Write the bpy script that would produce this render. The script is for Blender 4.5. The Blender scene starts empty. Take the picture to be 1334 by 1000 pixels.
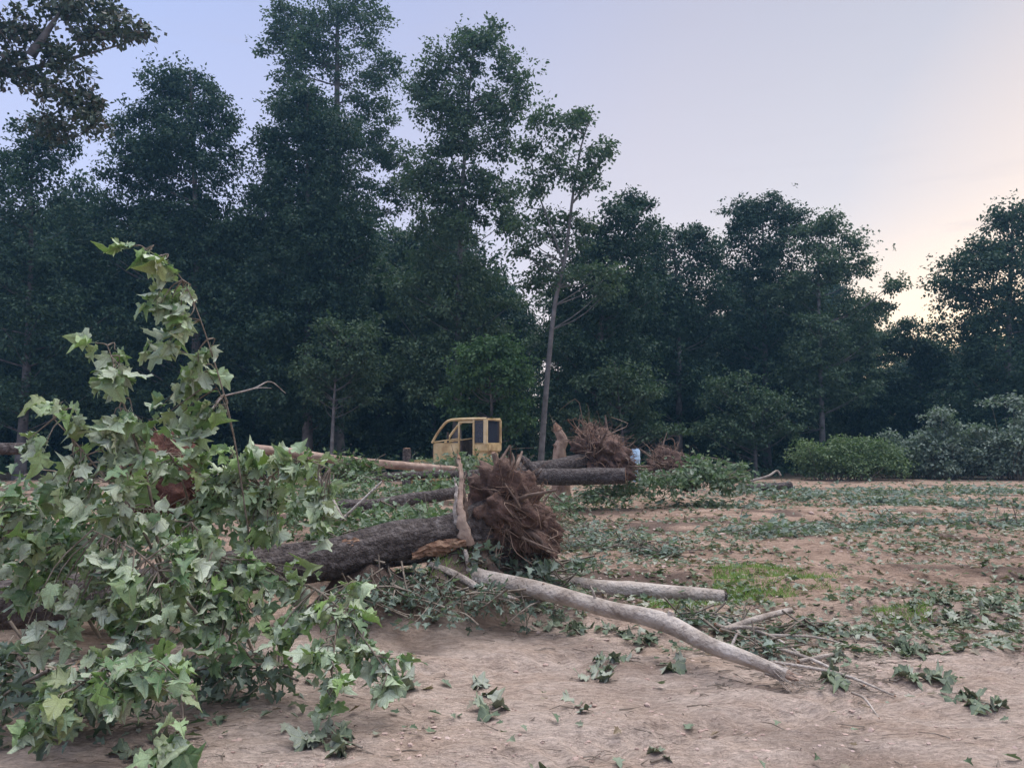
import bpy, math
import numpy as np
from mathutils import Vector, Matrix

S = bpy.context.scene
COL = S.collection
R = math.radians
rng = np.random.default_rng(11)

# ------------------------------------------------------------------ camera
CAM_Z, PITCH, FPX = 1.6, R(4.4), 1008.0
cam = bpy.data.cameras.new('camera')
cam.sensor_width = 36.0
cam.lens = FPX / 1334 * 36.0
cam.clip_start, cam.clip_end = 0.05, 3000
cam_o = bpy.data.objects.new('camera', cam)
COL.objects.link(cam_o)
cam_o.location = (0, 0, CAM_Z)
cam_o.rotation_euler = (R(90) + PITCH, 0, 0)
S.camera = cam_o

# ------------------------------------------------------------------ dusk sky
SUN_AZ, SUN_EL = R(52), R(4.0)          # azimuth to the right of the view axis
W = bpy.data.worlds.new('World')
S.world = W
W.use_nodes = True
wn, wl = W.node_tree.nodes, W.node_tree.links
bg = wn['Background']
sky = wn.new('ShaderNodeTexSky')
sky.sky_type = 'NISHITA'
sky.sun_disc = False
sky.sun_elevation = SUN_EL
sky.sun_rotation = SUN_AZ
sky.dust_density, sky.air_density, sky.ozone_density = 1.0, 1.0, 3.0
tc = wn.new('ShaderNodeTexCoord')
dot = wn.new('ShaderNodeVectorMath'); dot.operation = 'DOT_PRODUCT'
dot.inputs[1].default_value = (math.sin(SUN_AZ) * math.cos(SUN_EL), math.cos(SUN_AZ) * math.cos(SUN_EL), math.sin(SUN_EL))
wl.new(tc.outputs['Generated'], dot.inputs[0])
ramp = wn.new('ShaderNodeValToRGB')      # scattered twilight: lavender blue away from the sunset, cream towards it
mr = wn.new('ShaderNodeMapRange'); mr.inputs[1].default_value = -1; mr.inputs[2].default_value = 1
wl.new(dot.outputs['Value'], mr.inputs[0]); wl.new(mr.outputs[0], ramp.inputs[0])
el = ramp.color_ramp.elements
el[0].position, el[0].color = 0.0, (0.36, 0.43, 0.72, 1)
el[1].position, el[1].color = 1.0, (0.80, 0.62, 0.50, 1)
for p, c in ((0.60, (0.38, 0.48, 0.82)), (0.74, (0.42, 0.47, 0.72)), (0.86, (0.48, 0.48, 0.60)), (0.93, (0.47, 0.48, 0.57))):
    e = el.new(p); e.color = (*c, 1)
sep = wn.new('ShaderNodeSeparateXYZ'); wl.new(tc.outputs['Generated'], sep.inputs[0])
hz = wn.new('ShaderNodeMapRange'); hz.inputs[1].default_value = 0.0; hz.inputs[2].default_value = 0.6
hz.inputs[3].default_value = 1.0; hz.inputs[4].default_value = 0.0
wl.new(sep.outputs['Z'], hz.inputs[0])
hzc = wn.new('ShaderNodeMix'); hzc.data_type = 'RGBA'; hzc.blend_type = 'ADD'
hzc.inputs['B'].default_value = (0.46, 0.36, 0.23, 1)
wl.new(hz.outputs[0], hzc.inputs['Factor']); wl.new(ramp.outputs[0], hzc.inputs['A'])
near = wn.new('ShaderNodeMapRange'); near.inputs[1].default_value = 0.78; near.inputs[2].default_value = 1.0
wl.new(mr.outputs[0], near.inputs[0])
glow = wn.new('ShaderNodeMath'); glow.operation = 'MULTIPLY'
wl.new(hz.outputs[0], glow.inputs[0]); wl.new(near.outputs[0], glow.inputs[1])
hzw = wn.new('ShaderNodeMix'); hzw.data_type = 'RGBA'; hzw.blend_type = 'ADD'
hzw.inputs['B'].default_value = (0.10, 0.04, -0.05, 1)
wl.new(glow.outputs[0], hzw.inputs['Factor']); wl.new(hzc.outputs['Result'], hzw.inputs['A'])
# a few thin grey cloud streaks low in the sky
cmap = wn.new('ShaderNodeMapping'); cmap.inputs['Scale'].default_value = (2.2, 2.2, 22)
wl.new(tc.outputs['Generated'], cmap.inputs[0])
cn = wn.new('ShaderNodeTexNoise'); cn.inputs['Scale'].default_value = 3.0; cn.inputs['Detail'].default_value = 5
wl.new(cmap.outputs[0], cn.inputs['Vector'])
cr = wn.new('ShaderNodeMapRange'); cr.inputs[1].default_value = 0.56; cr.inputs[2].default_value = 0.72
cr.inputs[4].default_value = 0.45
wl.new(cn.outputs[0], cr.inputs[0])
cm = wn.new('ShaderNodeMath'); cm.operation = 'MULTIPLY'
hz2 = wn.new('ShaderNodeMapRange'); hz2.inputs[1].default_value = 0.12; hz2.inputs[2].default_value = 0.30
hz2.inputs[3].default_value = 1.0; hz2.inputs[4].default_value = 0.12
wl.new(sep.outputs['Z'], hz2.inputs[0])
wl.new(cr.outputs[0], cm.inputs[0]); wl.new(hz2.outputs[0], cm.inputs[1])
low = wn.new('ShaderNodeMapRange'); low.inputs[1].default_value = 0.03; low.inputs[2].default_value = 0.30
low.inputs[3].default_value = 1.0; low.inputs[4].default_value = 0.0; low.interpolation_type = 'SMOOTHSTEP'
wl.new(sep.outputs['Z'], low.inputs[0])
lowm = wn.new('ShaderNodeMath'); lowm.operation = 'MULTIPLY'
wl.new(low.outputs[0], lowm.inputs[0]); wl.new(near.outputs[0], lowm.inputs[1])
sunset = wn.new('ShaderNodeMix'); sunset.data_type = 'RGBA'; sunset.blend_type = 'ADD'
sunset.inputs['B'].default_value = (0.75, 0.42, -0.25, 1)
wl.new(lowm.outputs[0], sunset.inputs['Factor']); wl.new(hzw.outputs['Result'], sunset.inputs['A'])
addn = wn.new('ShaderNodeMix'); addn.data_type = 'RGBA'; addn.blend_type = 'ADD'
addn.inputs['Factor'].default_value = 1.0
nk = wn.new('ShaderNodeVectorMath'); nk.operation = 'SCALE'; nk.inputs['Scale'].default_value = 0.05
wl.new(sky.outputs[0], nk.inputs[0])
wl.new(sunset.outputs['Result'], addn.inputs['A']); wl.new(nk.outputs[0], addn.inputs['B'])
cloud = wn.new('ShaderNodeMix'); cloud.data_type = 'RGBA'
cloud.inputs['B'].default_value = (0.55, 0.53, 0.60, 1)
wl.new(cm.outputs[0], cloud.inputs['Factor']); wl.new(addn.outputs['Result'], cloud.inputs['A'])
wl.new(cloud.outputs['Result'], bg.inputs['Color'])
bg.inputs['Strength'].default_value = 1.0

# soft fill lamp added near overhead to brighten the clearing, on the sunset bearing
fill_lamp = bpy.data.lights.new('fill_lamp', 'SUN')
fill_lamp.energy, fill_lamp.angle, fill_lamp.color = 5.0, R(75), (1.0, 0.96, 0.93)
fill_lamp_o = bpy.data.objects.new('fill_lamp', fill_lamp)
COL.objects.link(fill_lamp_o)
LEL = R(80)
sv = Vector((math.sin(SUN_AZ) * math.cos(LEL), math.cos(SUN_AZ) * math.cos(LEL), math.sin(LEL)))
fill_lamp_o.rotation_euler = sv.to_track_quat('Z', 'Y').to_euler()
fill_lamp_o.location = sv * 60

S.view_settings.view_transform = 'Standard'
S.view_settings.look = 'None'
S.view_settings.exposure = 0.0
S.view_settings.gamma = 1.0
S.view_settings.use_curve_mapping = False
S.render.engine = 'CYCLES'
S.cycles.max_bounces = 5
S.cycles.diffuse_bounces = 3
S.cycles.transparent_max_bounces = 8
S.cycles.transmission_bounces = 3
S.cycles.use_denoising = True

# ------------------------------------------------------------------ helpers
CT, ST = math.cos(PITCH), math.sin(PITCH)

def P(px, py, d):
    """place seen at photo position px,py when it stands d metres in front"""
    cx, cy = (px - 667) / FPX, (500 - py) / FPX
    dy, dz = CT - cy * ST, ST + cy * CT
    k = d / dy
    return np.array([cx * k, d, CAM_Z + dz * k])

def _h(ix, iy, seed):
    n = (ix.astype(np.int64) * 374761393 + iy.astype(np.int64) * 668265263 + seed * 1442695041) & 0xffffffff
    n = ((n ^ (n >> 13)) * 1274126177) & 0xffffffff
    return ((n ^ (n >> 16)) & 0xffff) / 32767.5 - 1.0

def vnoise(x, y, seed=0):
    x, y = np.asarray(x, float), np.asarray(y, float)
    ix, iy = np.floor(x), np.floor(y)
    fx, fy = x - ix, y - iy
    fx, fy = fx * fx * (3 - 2 * fx), fy * fy * (3 - 2 * fy)
    ix, iy = ix.astype(np.int64), iy.astype(np.int64)
    a, b, c, d = _h(ix, iy, seed), _h(ix + 1, iy, seed), _h(ix, iy + 1, seed), _h(ix + 1, iy + 1, seed)
    return (a * (1 - fx) + b * fx) * (1 - fy) + (c * (1 - fx) + d * fx) * fy

def fbm(x, y, seed=0, oct=4, g=0.5):
    s, a = 0, 1.0
    for i in range(oct):
        s = s + a * vnoise(x * 2 ** i, y * 2 ** i, seed + i * 17)
        a *= g
    return s

def noise3(p, seed=0, oct=3):
    """cheap 3-D noise on Nx3 points"""
    return (fbm(p[:, 0] + 3.1 * seed, p[:, 1] + p[:, 2] * 0.7, seed, oct) + fbm(p[:, 1] - p[:, 0] * 0.6, p[:, 2] + 1.7 * seed, seed + 5, oct)
            + fbm(p[:, 2] * 0.9 + p[:, 0] * 0.5, p[:, 0] - p[:, 1] * 0.4, seed + 9, oct)) / 2.2

MOUNDS = []      # (x, y, height, radius_x, radius_y)
def gh(x, y):
    """ground height"""
    x, y = np.asarray(x, float), np.asarray(y, float)
    near = np.clip(1.6 - y / 30.0, 0.25, 1)
    z = 0.035 * fbm(x * 0.35, y * 0.5, 3, 3)
    z = z + 0.030 * near * fbm(x * 1.5 + y * 0.5, y * 2.6, 21, 4, 0.55)
    # long shallow track ruts, running across the clearing
    t = y - 0.22 * x
    m = np.clip((t - 2.6) / 0.5, 0, 1) * np.clip((4.7 - t) / 0.5, 0, 1)
    z = z + m * (-0.022) * (0.5 + 0.5 * np.sin(t * 7.5 + 0.6 * vnoise(x * .6, y * .6, 8))) ** 2
    m2 = np.clip((y - 7) / 2, 0, 1) * np.clip((24 - y) / 6, 0, 1) * np.clip((x - 0.5) / 1.5, 0, 1)
    z = z + m2 * 0.055 * np.sin(y * 2.2 - x * 0.25 + 1.6 * vnoise(x * .35, y * .35, 31))
    # crawler tracks: two troughs with cleat marks
    for (ax_, ay_, dx_, dy_) in ((.05, 4.1, .905, .425), (-.6, 5.6, .905, .425), (1.6, 7.2, .97, .24), (1.6, 9.0, .97, .24)):
        u_ = (x - ax_) * dx_ + (y - ay_) * dy_
        v_ = -(x - ax_) * dy_ + (y - ay_) * dx_ + .07 * np.sin(u_ * .9)
        w_ = np.exp(-(v_ / .17) ** 4) * np.clip((u_ + 2) / 1.5, 0, 1)
        z = z - w_ * (.040 + .016 * np.sin(u_ * 36)) + .016 * np.exp(-((np.abs(v_) - .24) / .07) ** 2) * np.clip((u_ + 2) / 1.5, 0, 1)
    lump = 1 + 0.45 * fbm(x * 2.2, y * 2.2, 44, 3) if MOUNDS else 1
    for mx, my, h, rx, ry in MOUNDS:
        q = ((x - mx) / rx) ** 2 + ((y - my) / ry) ** 2
        z = z + h * np.exp(-q * 1.6) * lump
    return z

def G(px, py):
    """ground point seen at photo position px,py"""
    cx, cy = (px - 667) / FPX, (500 - py) / FPX
    dy, dz = CT - cy * ST, ST + cy * CT
    k = -CAM_Z / dz
    x, y = cx * k, dy * k
    return np.array([x, y, float(gh(x, y))])

def mk(name, V, faces, mats, parent=None, smooth=False, midx=None, loc=None, colors=None):
    """one mesh object; faces = array (n,k) or list of such arrays"""
    me = bpy.data.meshes.new(name)
    V = np.asarray(V, np.float32)
    if not isinstance(faces, (list, tuple)):
        faces = [faces]
    faces = [np.asarray(f, np.int32) for f in faces if len(f)]
    loops = np.concatenate([f.ravel() for f in faces])
    tot = np.concatenate([np.full(len(f), f.shape[1], np.int32) for f in faces])
    start = np.concatenate([[0], np.cumsum(tot)[:-1]]).astype(np.int32)
    me.vertices.add(len(V)); me.vertices.foreach_set('co', V.ravel())
    me.loops.add(len(loops)); me.loops.foreach_set('vertex_index', loops)
    me.polygons.add(len(tot)); me.polygons.foreach_set('loop_start', start)
    me.polygons.foreach_set('use_smooth', np.full(len(tot), bool(smooth)))
    for m in (mats if isinstance(mats, (list, tuple)) else [mats]):
        me.materials.append(m)
    if midx is not None:
        me.polygons.foreach_set('material_index', np.asarray(midx, np.int32))
    if colors is not None:
        at = me.color_attributes.new('tint', 'FLOAT_COLOR', 'POINT')
        at.data.foreach_set('color', np.asarray(colors, np.float32).ravel())
    me.update(calc_edges=True)
    me.validate()
    o = bpy.data.objects.new(name, me)
    COL.objects.link(o)
    if parent is not None:
        o.parent = parent
    if loc is not None:
        o.location = loc
    return o

def thing(name, label, cat, loc=(0, 0, 0), rz=0, group=None):
    o = bpy.data.objects.new(name, None)
    o.empty_display_size = 0.2
    COL.objects.link(o)
    o.location = loc
    o.rotation_euler = (0, 0, rz)
    return tag(o, label, cat, group)

def tag(o, label=None, cat=None, group=None, kind=None):
    if label: o['label'] = label
    if cat: o['category'] = cat
    if group: o['group'] = group
    if kind: o['kind'] = kind
    return o

def stuff(o):
    o['kind'] = 'stuff'
    return o

def smooth_path(pts, n):
    """Catmull-Rom resample of an (m,k) array to n points"""
    p = np.asarray(pts, float)
    if len(p) == 2:
        t = np.linspace(0, 1, n)[:, None]
        return p[0] * (1 - t) + p[1] * t
    q = np.vstack([2 * p[0] - p[1], p, 2 * p[-1] - p[-2]])
    u = np.linspace(0, len(p) - 1, n)
    i = np.minimum(u.astype(int), len(p) - 2)
    t = (u - i)[:, None]
    a, b, c, d = q[i], q[i + 1], q[i + 2], q[i + 3]
    return 0.5 * (2 * b + (c - a) * t + (2 * a - 5 * b + 4 * c - d) * t ** 2 + (3 * b - a - 3 * c + d) * t ** 3)

def frames(p):
    t = np.gradient(p, axis=0)
    t /= np.linalg.norm(t, axis=1, keepdims=True) + 1e-9
    m = np.abs(t.mean(0))
    ref = np.eye(3)[int(np.argmin(m))]
    a = np.cross(t, ref); a /= np.linalg.norm(a, axis=1, keepdims=True) + 1e-9
    return t, a, np.cross(t, a)

def tube(p, r, k, cap=False):
    p, r = np.asarray(p, float), np.asarray(r, float)
    n = len(p)
    _, a, b = frames(p)
    th = np.linspace(0, 2 * math.pi, k, endpoint=False)
    V = (p[:, None, :] + r[:, None, None] * (np.cos(th)[None, :, None] * a[:, None, :] + np.sin(th)[None, :, None] * b[:, None, :])).reshape(-1, 3)
    i = np.arange(n - 1)[:, None] * k
    j = np.arange(k)[None, :]
    j2 = (j + 1) % k
    Q = np.stack([i + j, i + j2, i + k + j2, i + k + j], -1).reshape(-1, 4)
    return V, Q

def join(parts):
    """parts: list of (V, F) with the same face size"""
    Vs, Fs, o = [], [], 0
    for V, Fc in parts:
        Vs.append(V); Fs.append(np.asarray(Fc) + o); o += len(V)
    return np.vstack(Vs), np.vstack(Fs)

def unit(v):
    v = np.asarray(v, float)
    return v / (np.linalg.norm(v, axis=-1, keepdims=True) + 1e-9)

def rand_dirs(n):
    return unit(rng.normal(size=(n, 3)))

# ------------------------------------------------------------------ materials
def newmat(name):
    m = bpy.data.materials.new(name)
    m.use_nodes = True
    t = m.node_tree
    return m, t.nodes, t.links, t.nodes['Principled BSDF']

def noise_mat(name, cols, scale=4, detail=5, rough=0.9, bump=0.3, bscale=None, stretch=(1, 1, 1), coord='Object', dist=0.02):
    m, n, l, b = newmat(name)
    tcn = n.new('ShaderNodeTexCoord')
    mp = n.new('ShaderNodeMapping'); mp.inputs['Scale'].default_value = stretch
    l.new(tcn.outputs[coord], mp.inputs[0])
    nz = n.new('ShaderNodeTexNoise'); nz.inputs['Scale'].default_value = scale; nz.inputs['Detail'].default_value = detail
    nz.inputs['Roughness'].default_value = 0.62
    l.new(mp.outputs[0], nz.inputs['Vector'])
    rp = n.new('ShaderNodeValToRGB')
    e = rp.color_ramp.elements
    k = len(cols)
    for i, c in enumerate(cols):
        pos = 0.3 + 0.4 * i / max(1, k - 1)
        if i < 2:
            e[i].position = pos if i == 0 else 0.7; e[i].color = (*c, 1)
        if i == k - 1:
            e[len(e) - 1].position = 0.7; e[len(e) - 1].color = (*c, 1)
        elif i >= 1:
            q = e.new(pos); q.color = (*c, 1)
    l.new(nz.outputs[0], rp.inputs[0]); l.new(rp.outputs[0], b.inputs['Base Color'])
    b.inputs['Roughness'].default_value = rough
    b.inputs['Specular IOR Level'].default_value = 0.25
    if bump:
        n2 = n.new('ShaderNodeTexNoise'); n2.inputs['Scale'].default_value = bscale or scale * 2.5; n2.inputs['Detail'].default_value = 6
        l.new(mp.outputs[0], n2.inputs['Vector'])
        bp = n.new('ShaderNodeBump'); bp.inputs['Strength'].default_value = bump; bp.inputs['Distance'].default_value = dist
        l.new(n2.outputs[0], bp.inputs['Height']); l.new(bp.outputs[0], b.inputs['Normal'])
    return m

def leaf_mat(name, cols, rough=0.5, trans=0.25, source='island', veins=False, spec=0.4):
    """leaf: colour chosen per leaf, partly translucent"""
    m, n, l, b = newmat(name)
    if source == 'island':
        src = n.new('ShaderNodeNewGeometry').outputs['Random Per Island']
    else:
        src = n.new('ShaderNodeObjectInfo').outputs['Random']
    rp = n.new('ShaderNodeValToRGB')
    e = rp.color_ramp.elements
    e[0].color = (*cols[0], 1); e[1].color = (*cols[-1], 1)
    for i in range(1, len(cols) - 1):
        q = e.new(i / (len(cols) - 1)); q.color = (*cols[i], 1)
    l.new(src, rp.inputs[0])
    col = rp.outputs[0]
    tcn = n.new('ShaderNodeTexCoord')
    nz = n.new('ShaderNodeTexNoise'); nz.inputs['Scale'].default_value = 18 if veins else 3; nz.inputs['Detail'].default_value = 4
    l.new(tcn.outputs['Object'], nz.inputs['Vector'])
    mr_ = n.new('ShaderNodeMapRange'); mr_.inputs[1].default_value = 0.3; mr_.inputs[2].default_value = 0.7
    mr_.inputs[3].default_value = 0.78; mr_.inputs[4].default_value = 1.2
    l.new(nz.outputs[0], mr_.inputs[0])
    mu = n.new('ShaderNodeVectorMath'); mu.operation = 'SCALE'
    l.new(col, mu.inputs[0]); l.new(mr_.outputs[0], mu.inputs['Scale'])
    col = mu.outputs[0]
    if veins:
        sp = n.new('ShaderNodeSeparateXYZ'); l.new(tcn.outputs['Object'], sp.inputs[0])
        ab = n.new('ShaderNodeMath'); ab.operation = 'ABSOLUTE'; l.new(sp.outputs['X'], ab.inputs[0])
        at = n.new('ShaderNodeMath'); at.operation = 'ARCTAN2'; l.new(ab.outputs[0], at.inputs[0]); l.new(sp.outputs['Y'], at.inputs[1])
        vs = n.new('ShaderNodeMath'); vs.operation = 'PINGPONG'; vs.inputs[1].default_value = 0.36
        l.new(at.outputs[0], vs.inputs[0])
        vr = n.new('ShaderNodeMapRange'); vr.inputs[1].default_value = 0.0; vr.inputs[2].default_value = 0.075
        vr.inputs[3].default_value = 0.55; vr.inputs[4].default_value = 0.0
        l.new(vs.outputs[0], vr.inputs[0])
        mx = n.new('ShaderNodeMix'); mx.data_type = 'RGBA'; mx.inputs['B'].default_value = (0.36, 0.40, 0.22, 1)
        l.new(vr.outputs[0], mx.inputs['Factor']); l.new(col, mx.inputs['A'])
        col = mx.outputs['Result']
        bp = n.new('ShaderNodeBump'); bp.inputs['Strength'].default_value = 0.35; bp.inputs['Distance'].default_value = 0.02
        bp.invert = True
        l.new(vr.outputs[0], bp.inputs['Height']); l.new(bp.outputs[0], b.inputs['Normal'])
    l.new(col, b.inputs['Base Color'])
    b.inputs['Roughness'].default_value = rough
    b.inputs['Specular IOR Level'].default_value = spec
    if trans:
        tr = n.new('ShaderNodeBsdfTranslucent')
        mk_ = n.new('ShaderNodeVectorMath'); mk_.operation = 'MULTIPLY'; mk_.inputs[1].default_value = (1.0, 1.25, 0.55)
        l.new(col, mk_.inputs[0]); l.new(mk_.outputs[0], tr.inputs[0])
        ms = n.new('ShaderNodeMixShader'); ms.inputs[0].default_value = trans
        l.new(b.outputs[0], ms.inputs[1]); l.new(tr.outputs[0], ms.inputs[2])
        l.new(ms.outputs[0], n['Material Output'].inputs[0])
    return m

M = {}
M['bark'] = noise_mat('furrowed_bark', [(.032, .026, .024), (.085, .07, .064), (.17, .15, .142)], 16, 8, .95, 1.0, 36, (1, 1, 1), dist=.06)
M['greybark'] = noise_mat('grey_bark', [(.15, .115, .09), (.36, .31, .265), (.52, .47, .42)], 4, 9, .92, 1.0, 30, dist=.03)
M['forestbark'] = noise_mat('forest_bark', [(.05, .045, .042), (.11, .10, .095), (.17, .16, .15)], 3, 4, .95, .4, 9)
M['palebark'] = noise_mat('pale_trunk_bark', [(.085, .078, .074), (.14, .132, .125), (.20, .19, .18)], 3, 4, .95, .4, 9)
M['wood'] = noise_mat('torn_wood', [(.11, .06, .038), (.24, .14, .09), (.44, .31, .21)], 9, 7, .85, .8, 40, (1, 1, 1), dist=.01)
M['peeled'] = noise_mat('peeled_log', [(.15, .10, .075), (.30, .21, .16), (.44, .34, .27)], 4, 7, .85, .6, 25)
M['root'] = noise_mat('root_bark', [(.075, .052, .042), (.15, .108, .085), (.25, .19, .15)], 8, 4, .95, .4)
M['rootlet'] = leaf_mat('rootlet_bark', [(.06, .042, .034), (.13, .088, .068), (.20, .14, .105), (.16, .09, .062), (.36, .27, .205)], .9, 0, spec=.1)
M['soil'] = noise_mat('root_soil', [(.05, .032, .026), (.11, .072, .058), (.18, .11, .085)], 7, 7, 1, .9, 16, dist=.06)
M['redsoil'] = noise_mat('red_root_soil', [(.045, .022, .018), (.095, .045, .034), (.15, .075, .055)], 7, 7, 1, .9, 16, dist=.06)
M['twig'] = noise_mat('twig_bark', [(.09, .07, .05), (.17, .14, .11), (.26, .23, .19)], 20, 4, .85, .2)
M['yellow'] = noise_mat('faded_yellow_paint', [(.28, .18, .09), (.52, .39, .20), (.66, .54, .34)], 2.2, 6, .6, .15, 20)
M['steel'] = noise_mat('dark_worn_steel', [(.03, .028, .027), (.07, .06, .055), (.13, .10, .08)], 6, 5, .65, .3)
M['rubber'] = noise_mat('black_vinyl', [(.015, .015, .015), (.03, .03, .03)], 6, 4, .7, .2)
gm, gn, gl, gb = newmat('tinted_glass')
gb.inputs['Base Color'].default_value = (.035, .04, .06, 1); gb.inputs['Roughness'].default_value = .12
gb.inputs['Alpha'].default_value = 0.6
M['glass'] = gm
M['blue'] = noise_mat('pale_blue_plastic', [(.28, .42, .56), (.42, .56, .70)], 3, 3, .5, .1)

# near leaves: two skins, green above and pale grey-green below
M['ltop'] = leaf_mat('leaf_upper', [(.14, .24, .11), (.24, .35, .20), (.36, .45, .31), (.27, .40, .13), (.46, .53, .41), (.30, .34, .16), (.20, .31, .15)], .45, .38, 'object', True)
M['lund'] = leaf_mat('leaf_underside', [(.50, .57, .43), (.58, .63, .50), (.44, .53, .35), (.64, .68, .57)], .6, .36, 'object', True, .3)
M['mid'] = leaf_mat('brush_leaf', [(.07, .12, .06), (.11, .17, .09), (.19, .24, .17), (.10, .17, .07), (.28, .31, .25)], .5, .25)
M['midgrey'] = leaf_mat('grey_brush_leaf', [(.10, .14, .11), (.15, .19, .15), (.20, .25, .20), (.13, .18, .14)], .5, .25)
M['bright'] = leaf_mat('bright_shrub_leaf', [(.08, .135, .06), (.11, .165, .07), (.15, .20, .095)], .55, .3)
M['litter'] = leaf_mat('litter_leaf', [(.06, .10, .05), (.12, .17, .10), (.26, .29, .22), (.09, .14, .07), (.20, .14, .09), (.36, .36, .29), (.10, .15, .08)], .6, .15)
M['grass'] = leaf_mat('grass_blade', [(.12, .20, .05), (.18, .28, .07), (.25, .34, .11)], .5, .3)
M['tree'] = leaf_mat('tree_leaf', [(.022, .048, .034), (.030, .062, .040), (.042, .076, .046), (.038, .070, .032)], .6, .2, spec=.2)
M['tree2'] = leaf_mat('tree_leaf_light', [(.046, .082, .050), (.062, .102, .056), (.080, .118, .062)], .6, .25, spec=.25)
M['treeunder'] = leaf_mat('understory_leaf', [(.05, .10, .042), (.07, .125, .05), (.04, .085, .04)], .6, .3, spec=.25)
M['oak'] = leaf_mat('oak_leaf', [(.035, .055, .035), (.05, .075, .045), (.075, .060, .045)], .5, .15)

# ------------------------------------------------------------------ ground
def mound(px, py, h, rx, ry):
    p = G(px, py)
    MOUNDS.append((p[0], p[1], h, rx, ry))

for px_, d_, h_ in ((455, 7.0, .34), (530, 7.15, .36), (605, 7.35, .36), (675, 7.65, .30), (735, 7.8, .20)):      # soil heaped under the trunk and root plate
    q_ = P(px_, 700, d_)
    MOUNDS.append((q_[0], q_[1], h_, .55, .55))
mound(580, 790, .08, 1.3, .4)
mound(310, 860, .06, 1.0, .4)
mound(60, 905, .12, .8, .35)
mound(560, 690, .16, 1.6, 1.2)
mound(420, 690, .20, 1.6, 1.4)
mound(820, 640, .25, 3.0, 1.5)
mound(1000, 655, .16, 3.5, .8)
mound(1240, 690, .14, 3.0, .8)
mound(1220, 790, .06, 1.1, .5)
mound(960, 815, .05, .8, .4)

ys = np.concatenate([np.linspace(-25, 1.8, 26), np.geomspace(2.0, 26, 380), np.geomspace(26.3, 75, 90), np.geomspace(80, 900, 24)])
us = np.linspace(-1, 1, 420)
us = np.sign(us) * np.abs(us) ** 1.15
half = np.where(ys < 2, 5.5, 0.95 * ys + 3.6) + np.clip(ys - 60, 0, None) * 0.4
half = np.where(ys < 1.0, 5.5 + (1.0 - ys) * 0.9, half)
XX = us[None, :] * half[:, None]
YY = np.repeat(ys[:, None], len(us), 1)
ZZ = gh(XX, YY)
ZZ += 0.010 * fbm(XX * 7, YY * 9, 77, 3) * np.clip(1.4 - YY / 14, 0, 1)
ZZ += 0.006 * np.abs(fbm(XX * 19, YY * 23, 91, 2)) * np.clip(1.3 - YY / 9, 0, 1)
nr, nc = XX.shape
GV = np.stack([XX, YY, ZZ], -1).reshape(-1, 3)
ii = np.arange(nr - 1)[:, None] * nc
jj = np.arange(nc - 1)[None, :]
GQ = np.stack([ii + jj, ii + jj + 1, ii + nc + jj + 1, ii + nc + jj], -1).reshape(-1, 4)
x, y = GV[:, 0], GV[:, 1]
forest = np.clip((y - 33 + 2.5 * fbm(x * .2, y * .2, 5)) / 3, 0, 1)           # leaf mould under the trees
tilled = np.clip((y - 6.2 - 0.10 * x + .7 * fbm(x * .5, y * .5, 6)) / 1.6, 0, 1)   # rougher, browner soil further in
damp = np.clip(0.42 + (.25 + .5 * np.clip((y - 5.5) / 3, 0, 1)) * fbm(x * .8 + .4 * y, y * 1.4, 61, 4), 0, 1)
ragged = 1 + .5 * fbm(x * 2.6, y * 2.6, 71, 4)
for i_, (mx, my, h, rx, ry) in enumerate(MOUNDS[:9]):      # freshly dug, darker soil on the heaps
    k_ = 1.75 if i_ < 5 else .9
    damp = np.maximum(damp, 1.25 * np.exp(-(((x - mx) / (rx * k_)) ** 2 + ((y - my) / (ry * k_)) ** 2) * 1.3 * ragged))
gcol = np.stack([forest, tilled, np.clip(damp, 0, 1), np.ones_like(x)], -1)

m, n, l, b = newmat('clearing_soil')
att = n.new('ShaderNodeAttribute'); att.attribute_name = 'tint'
sp = n.new('ShaderNodeSeparateColor'); l.new(att.outputs['Color'], sp.inputs[0])
tcn = n.new('ShaderNodeTexCoord')
mp = n.new('ShaderNodeMapping'); mp.inputs['Rotation'].default_value = (0, 0, R(-12)); mp.inputs['Scale'].default_value = (.55, 1.5, 1)
l.new(tcn.outputs['Object'], mp.inputs[0])
n1 = n.new('ShaderNodeTexNoise'); n1.inputs['Scale'].default_value = 2.2; n1.inputs['Detail'].default_value = 9; n1.inputs['Roughness'].default_value = .68
l.new(mp.outputs[0], n1.inputs['Vector'])
n2 = n.new('ShaderNodeTexNoise'); n2.inputs['Scale'].default_value = 26; n2.inputs['Detail'].default_value = 6; n2.inputs['Roughness'].default_value = .7
l.new(mp.outputs[0], n2.inputs['Vector'])
def mixc(a, b_, fac, blend='MIX'):
    q = n.new('ShaderNodeMix'); q.data_type = 'RGBA'; q.blend_type = blend
    for sock, v in (('A', a), ('B', b_)):
        if isinstance(v, tuple): q.inputs[sock].default_value = (*v, 1)
        else: l.new(v, q.inputs[sock])
    if isinstance(fac, float): q.inputs['Factor'].default_value = fac
    else: l.new(fac, q.inputs['Factor'])
    return q.outputs['Result']
def mrange(src, a, b_, c=0.0, d=1.0):
    q = n.new('ShaderNodeMapRange')
    for i_, v in enumerate((a, b_, c, d)): q.inputs[i_ + 1].default_value = v
    l.new(src, q.inputs[0]); return q.outputs[0]
dust = mixc((.575, .465, .39), (.45, .335, .26), mrange(n1.outputs[0], .38, .66))
till = mixc((.50, .36, .275), (.27, .185, .135), mrange(n1.outputs[0], .36, .62))
c0 = mixc(dust, till, sp.outputs['Green'])
c0 = mixc(c0, mixc((.17, .12, .098), (.085, .062, .052), mrange(n2.outputs[0], .4, .6)), mrange(sp.outputs['Blue'], .55, 1.0, 0, .85))
c0 = mixc(c0, (.06, .05, .038), sp.outputs['Red'])
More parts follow.
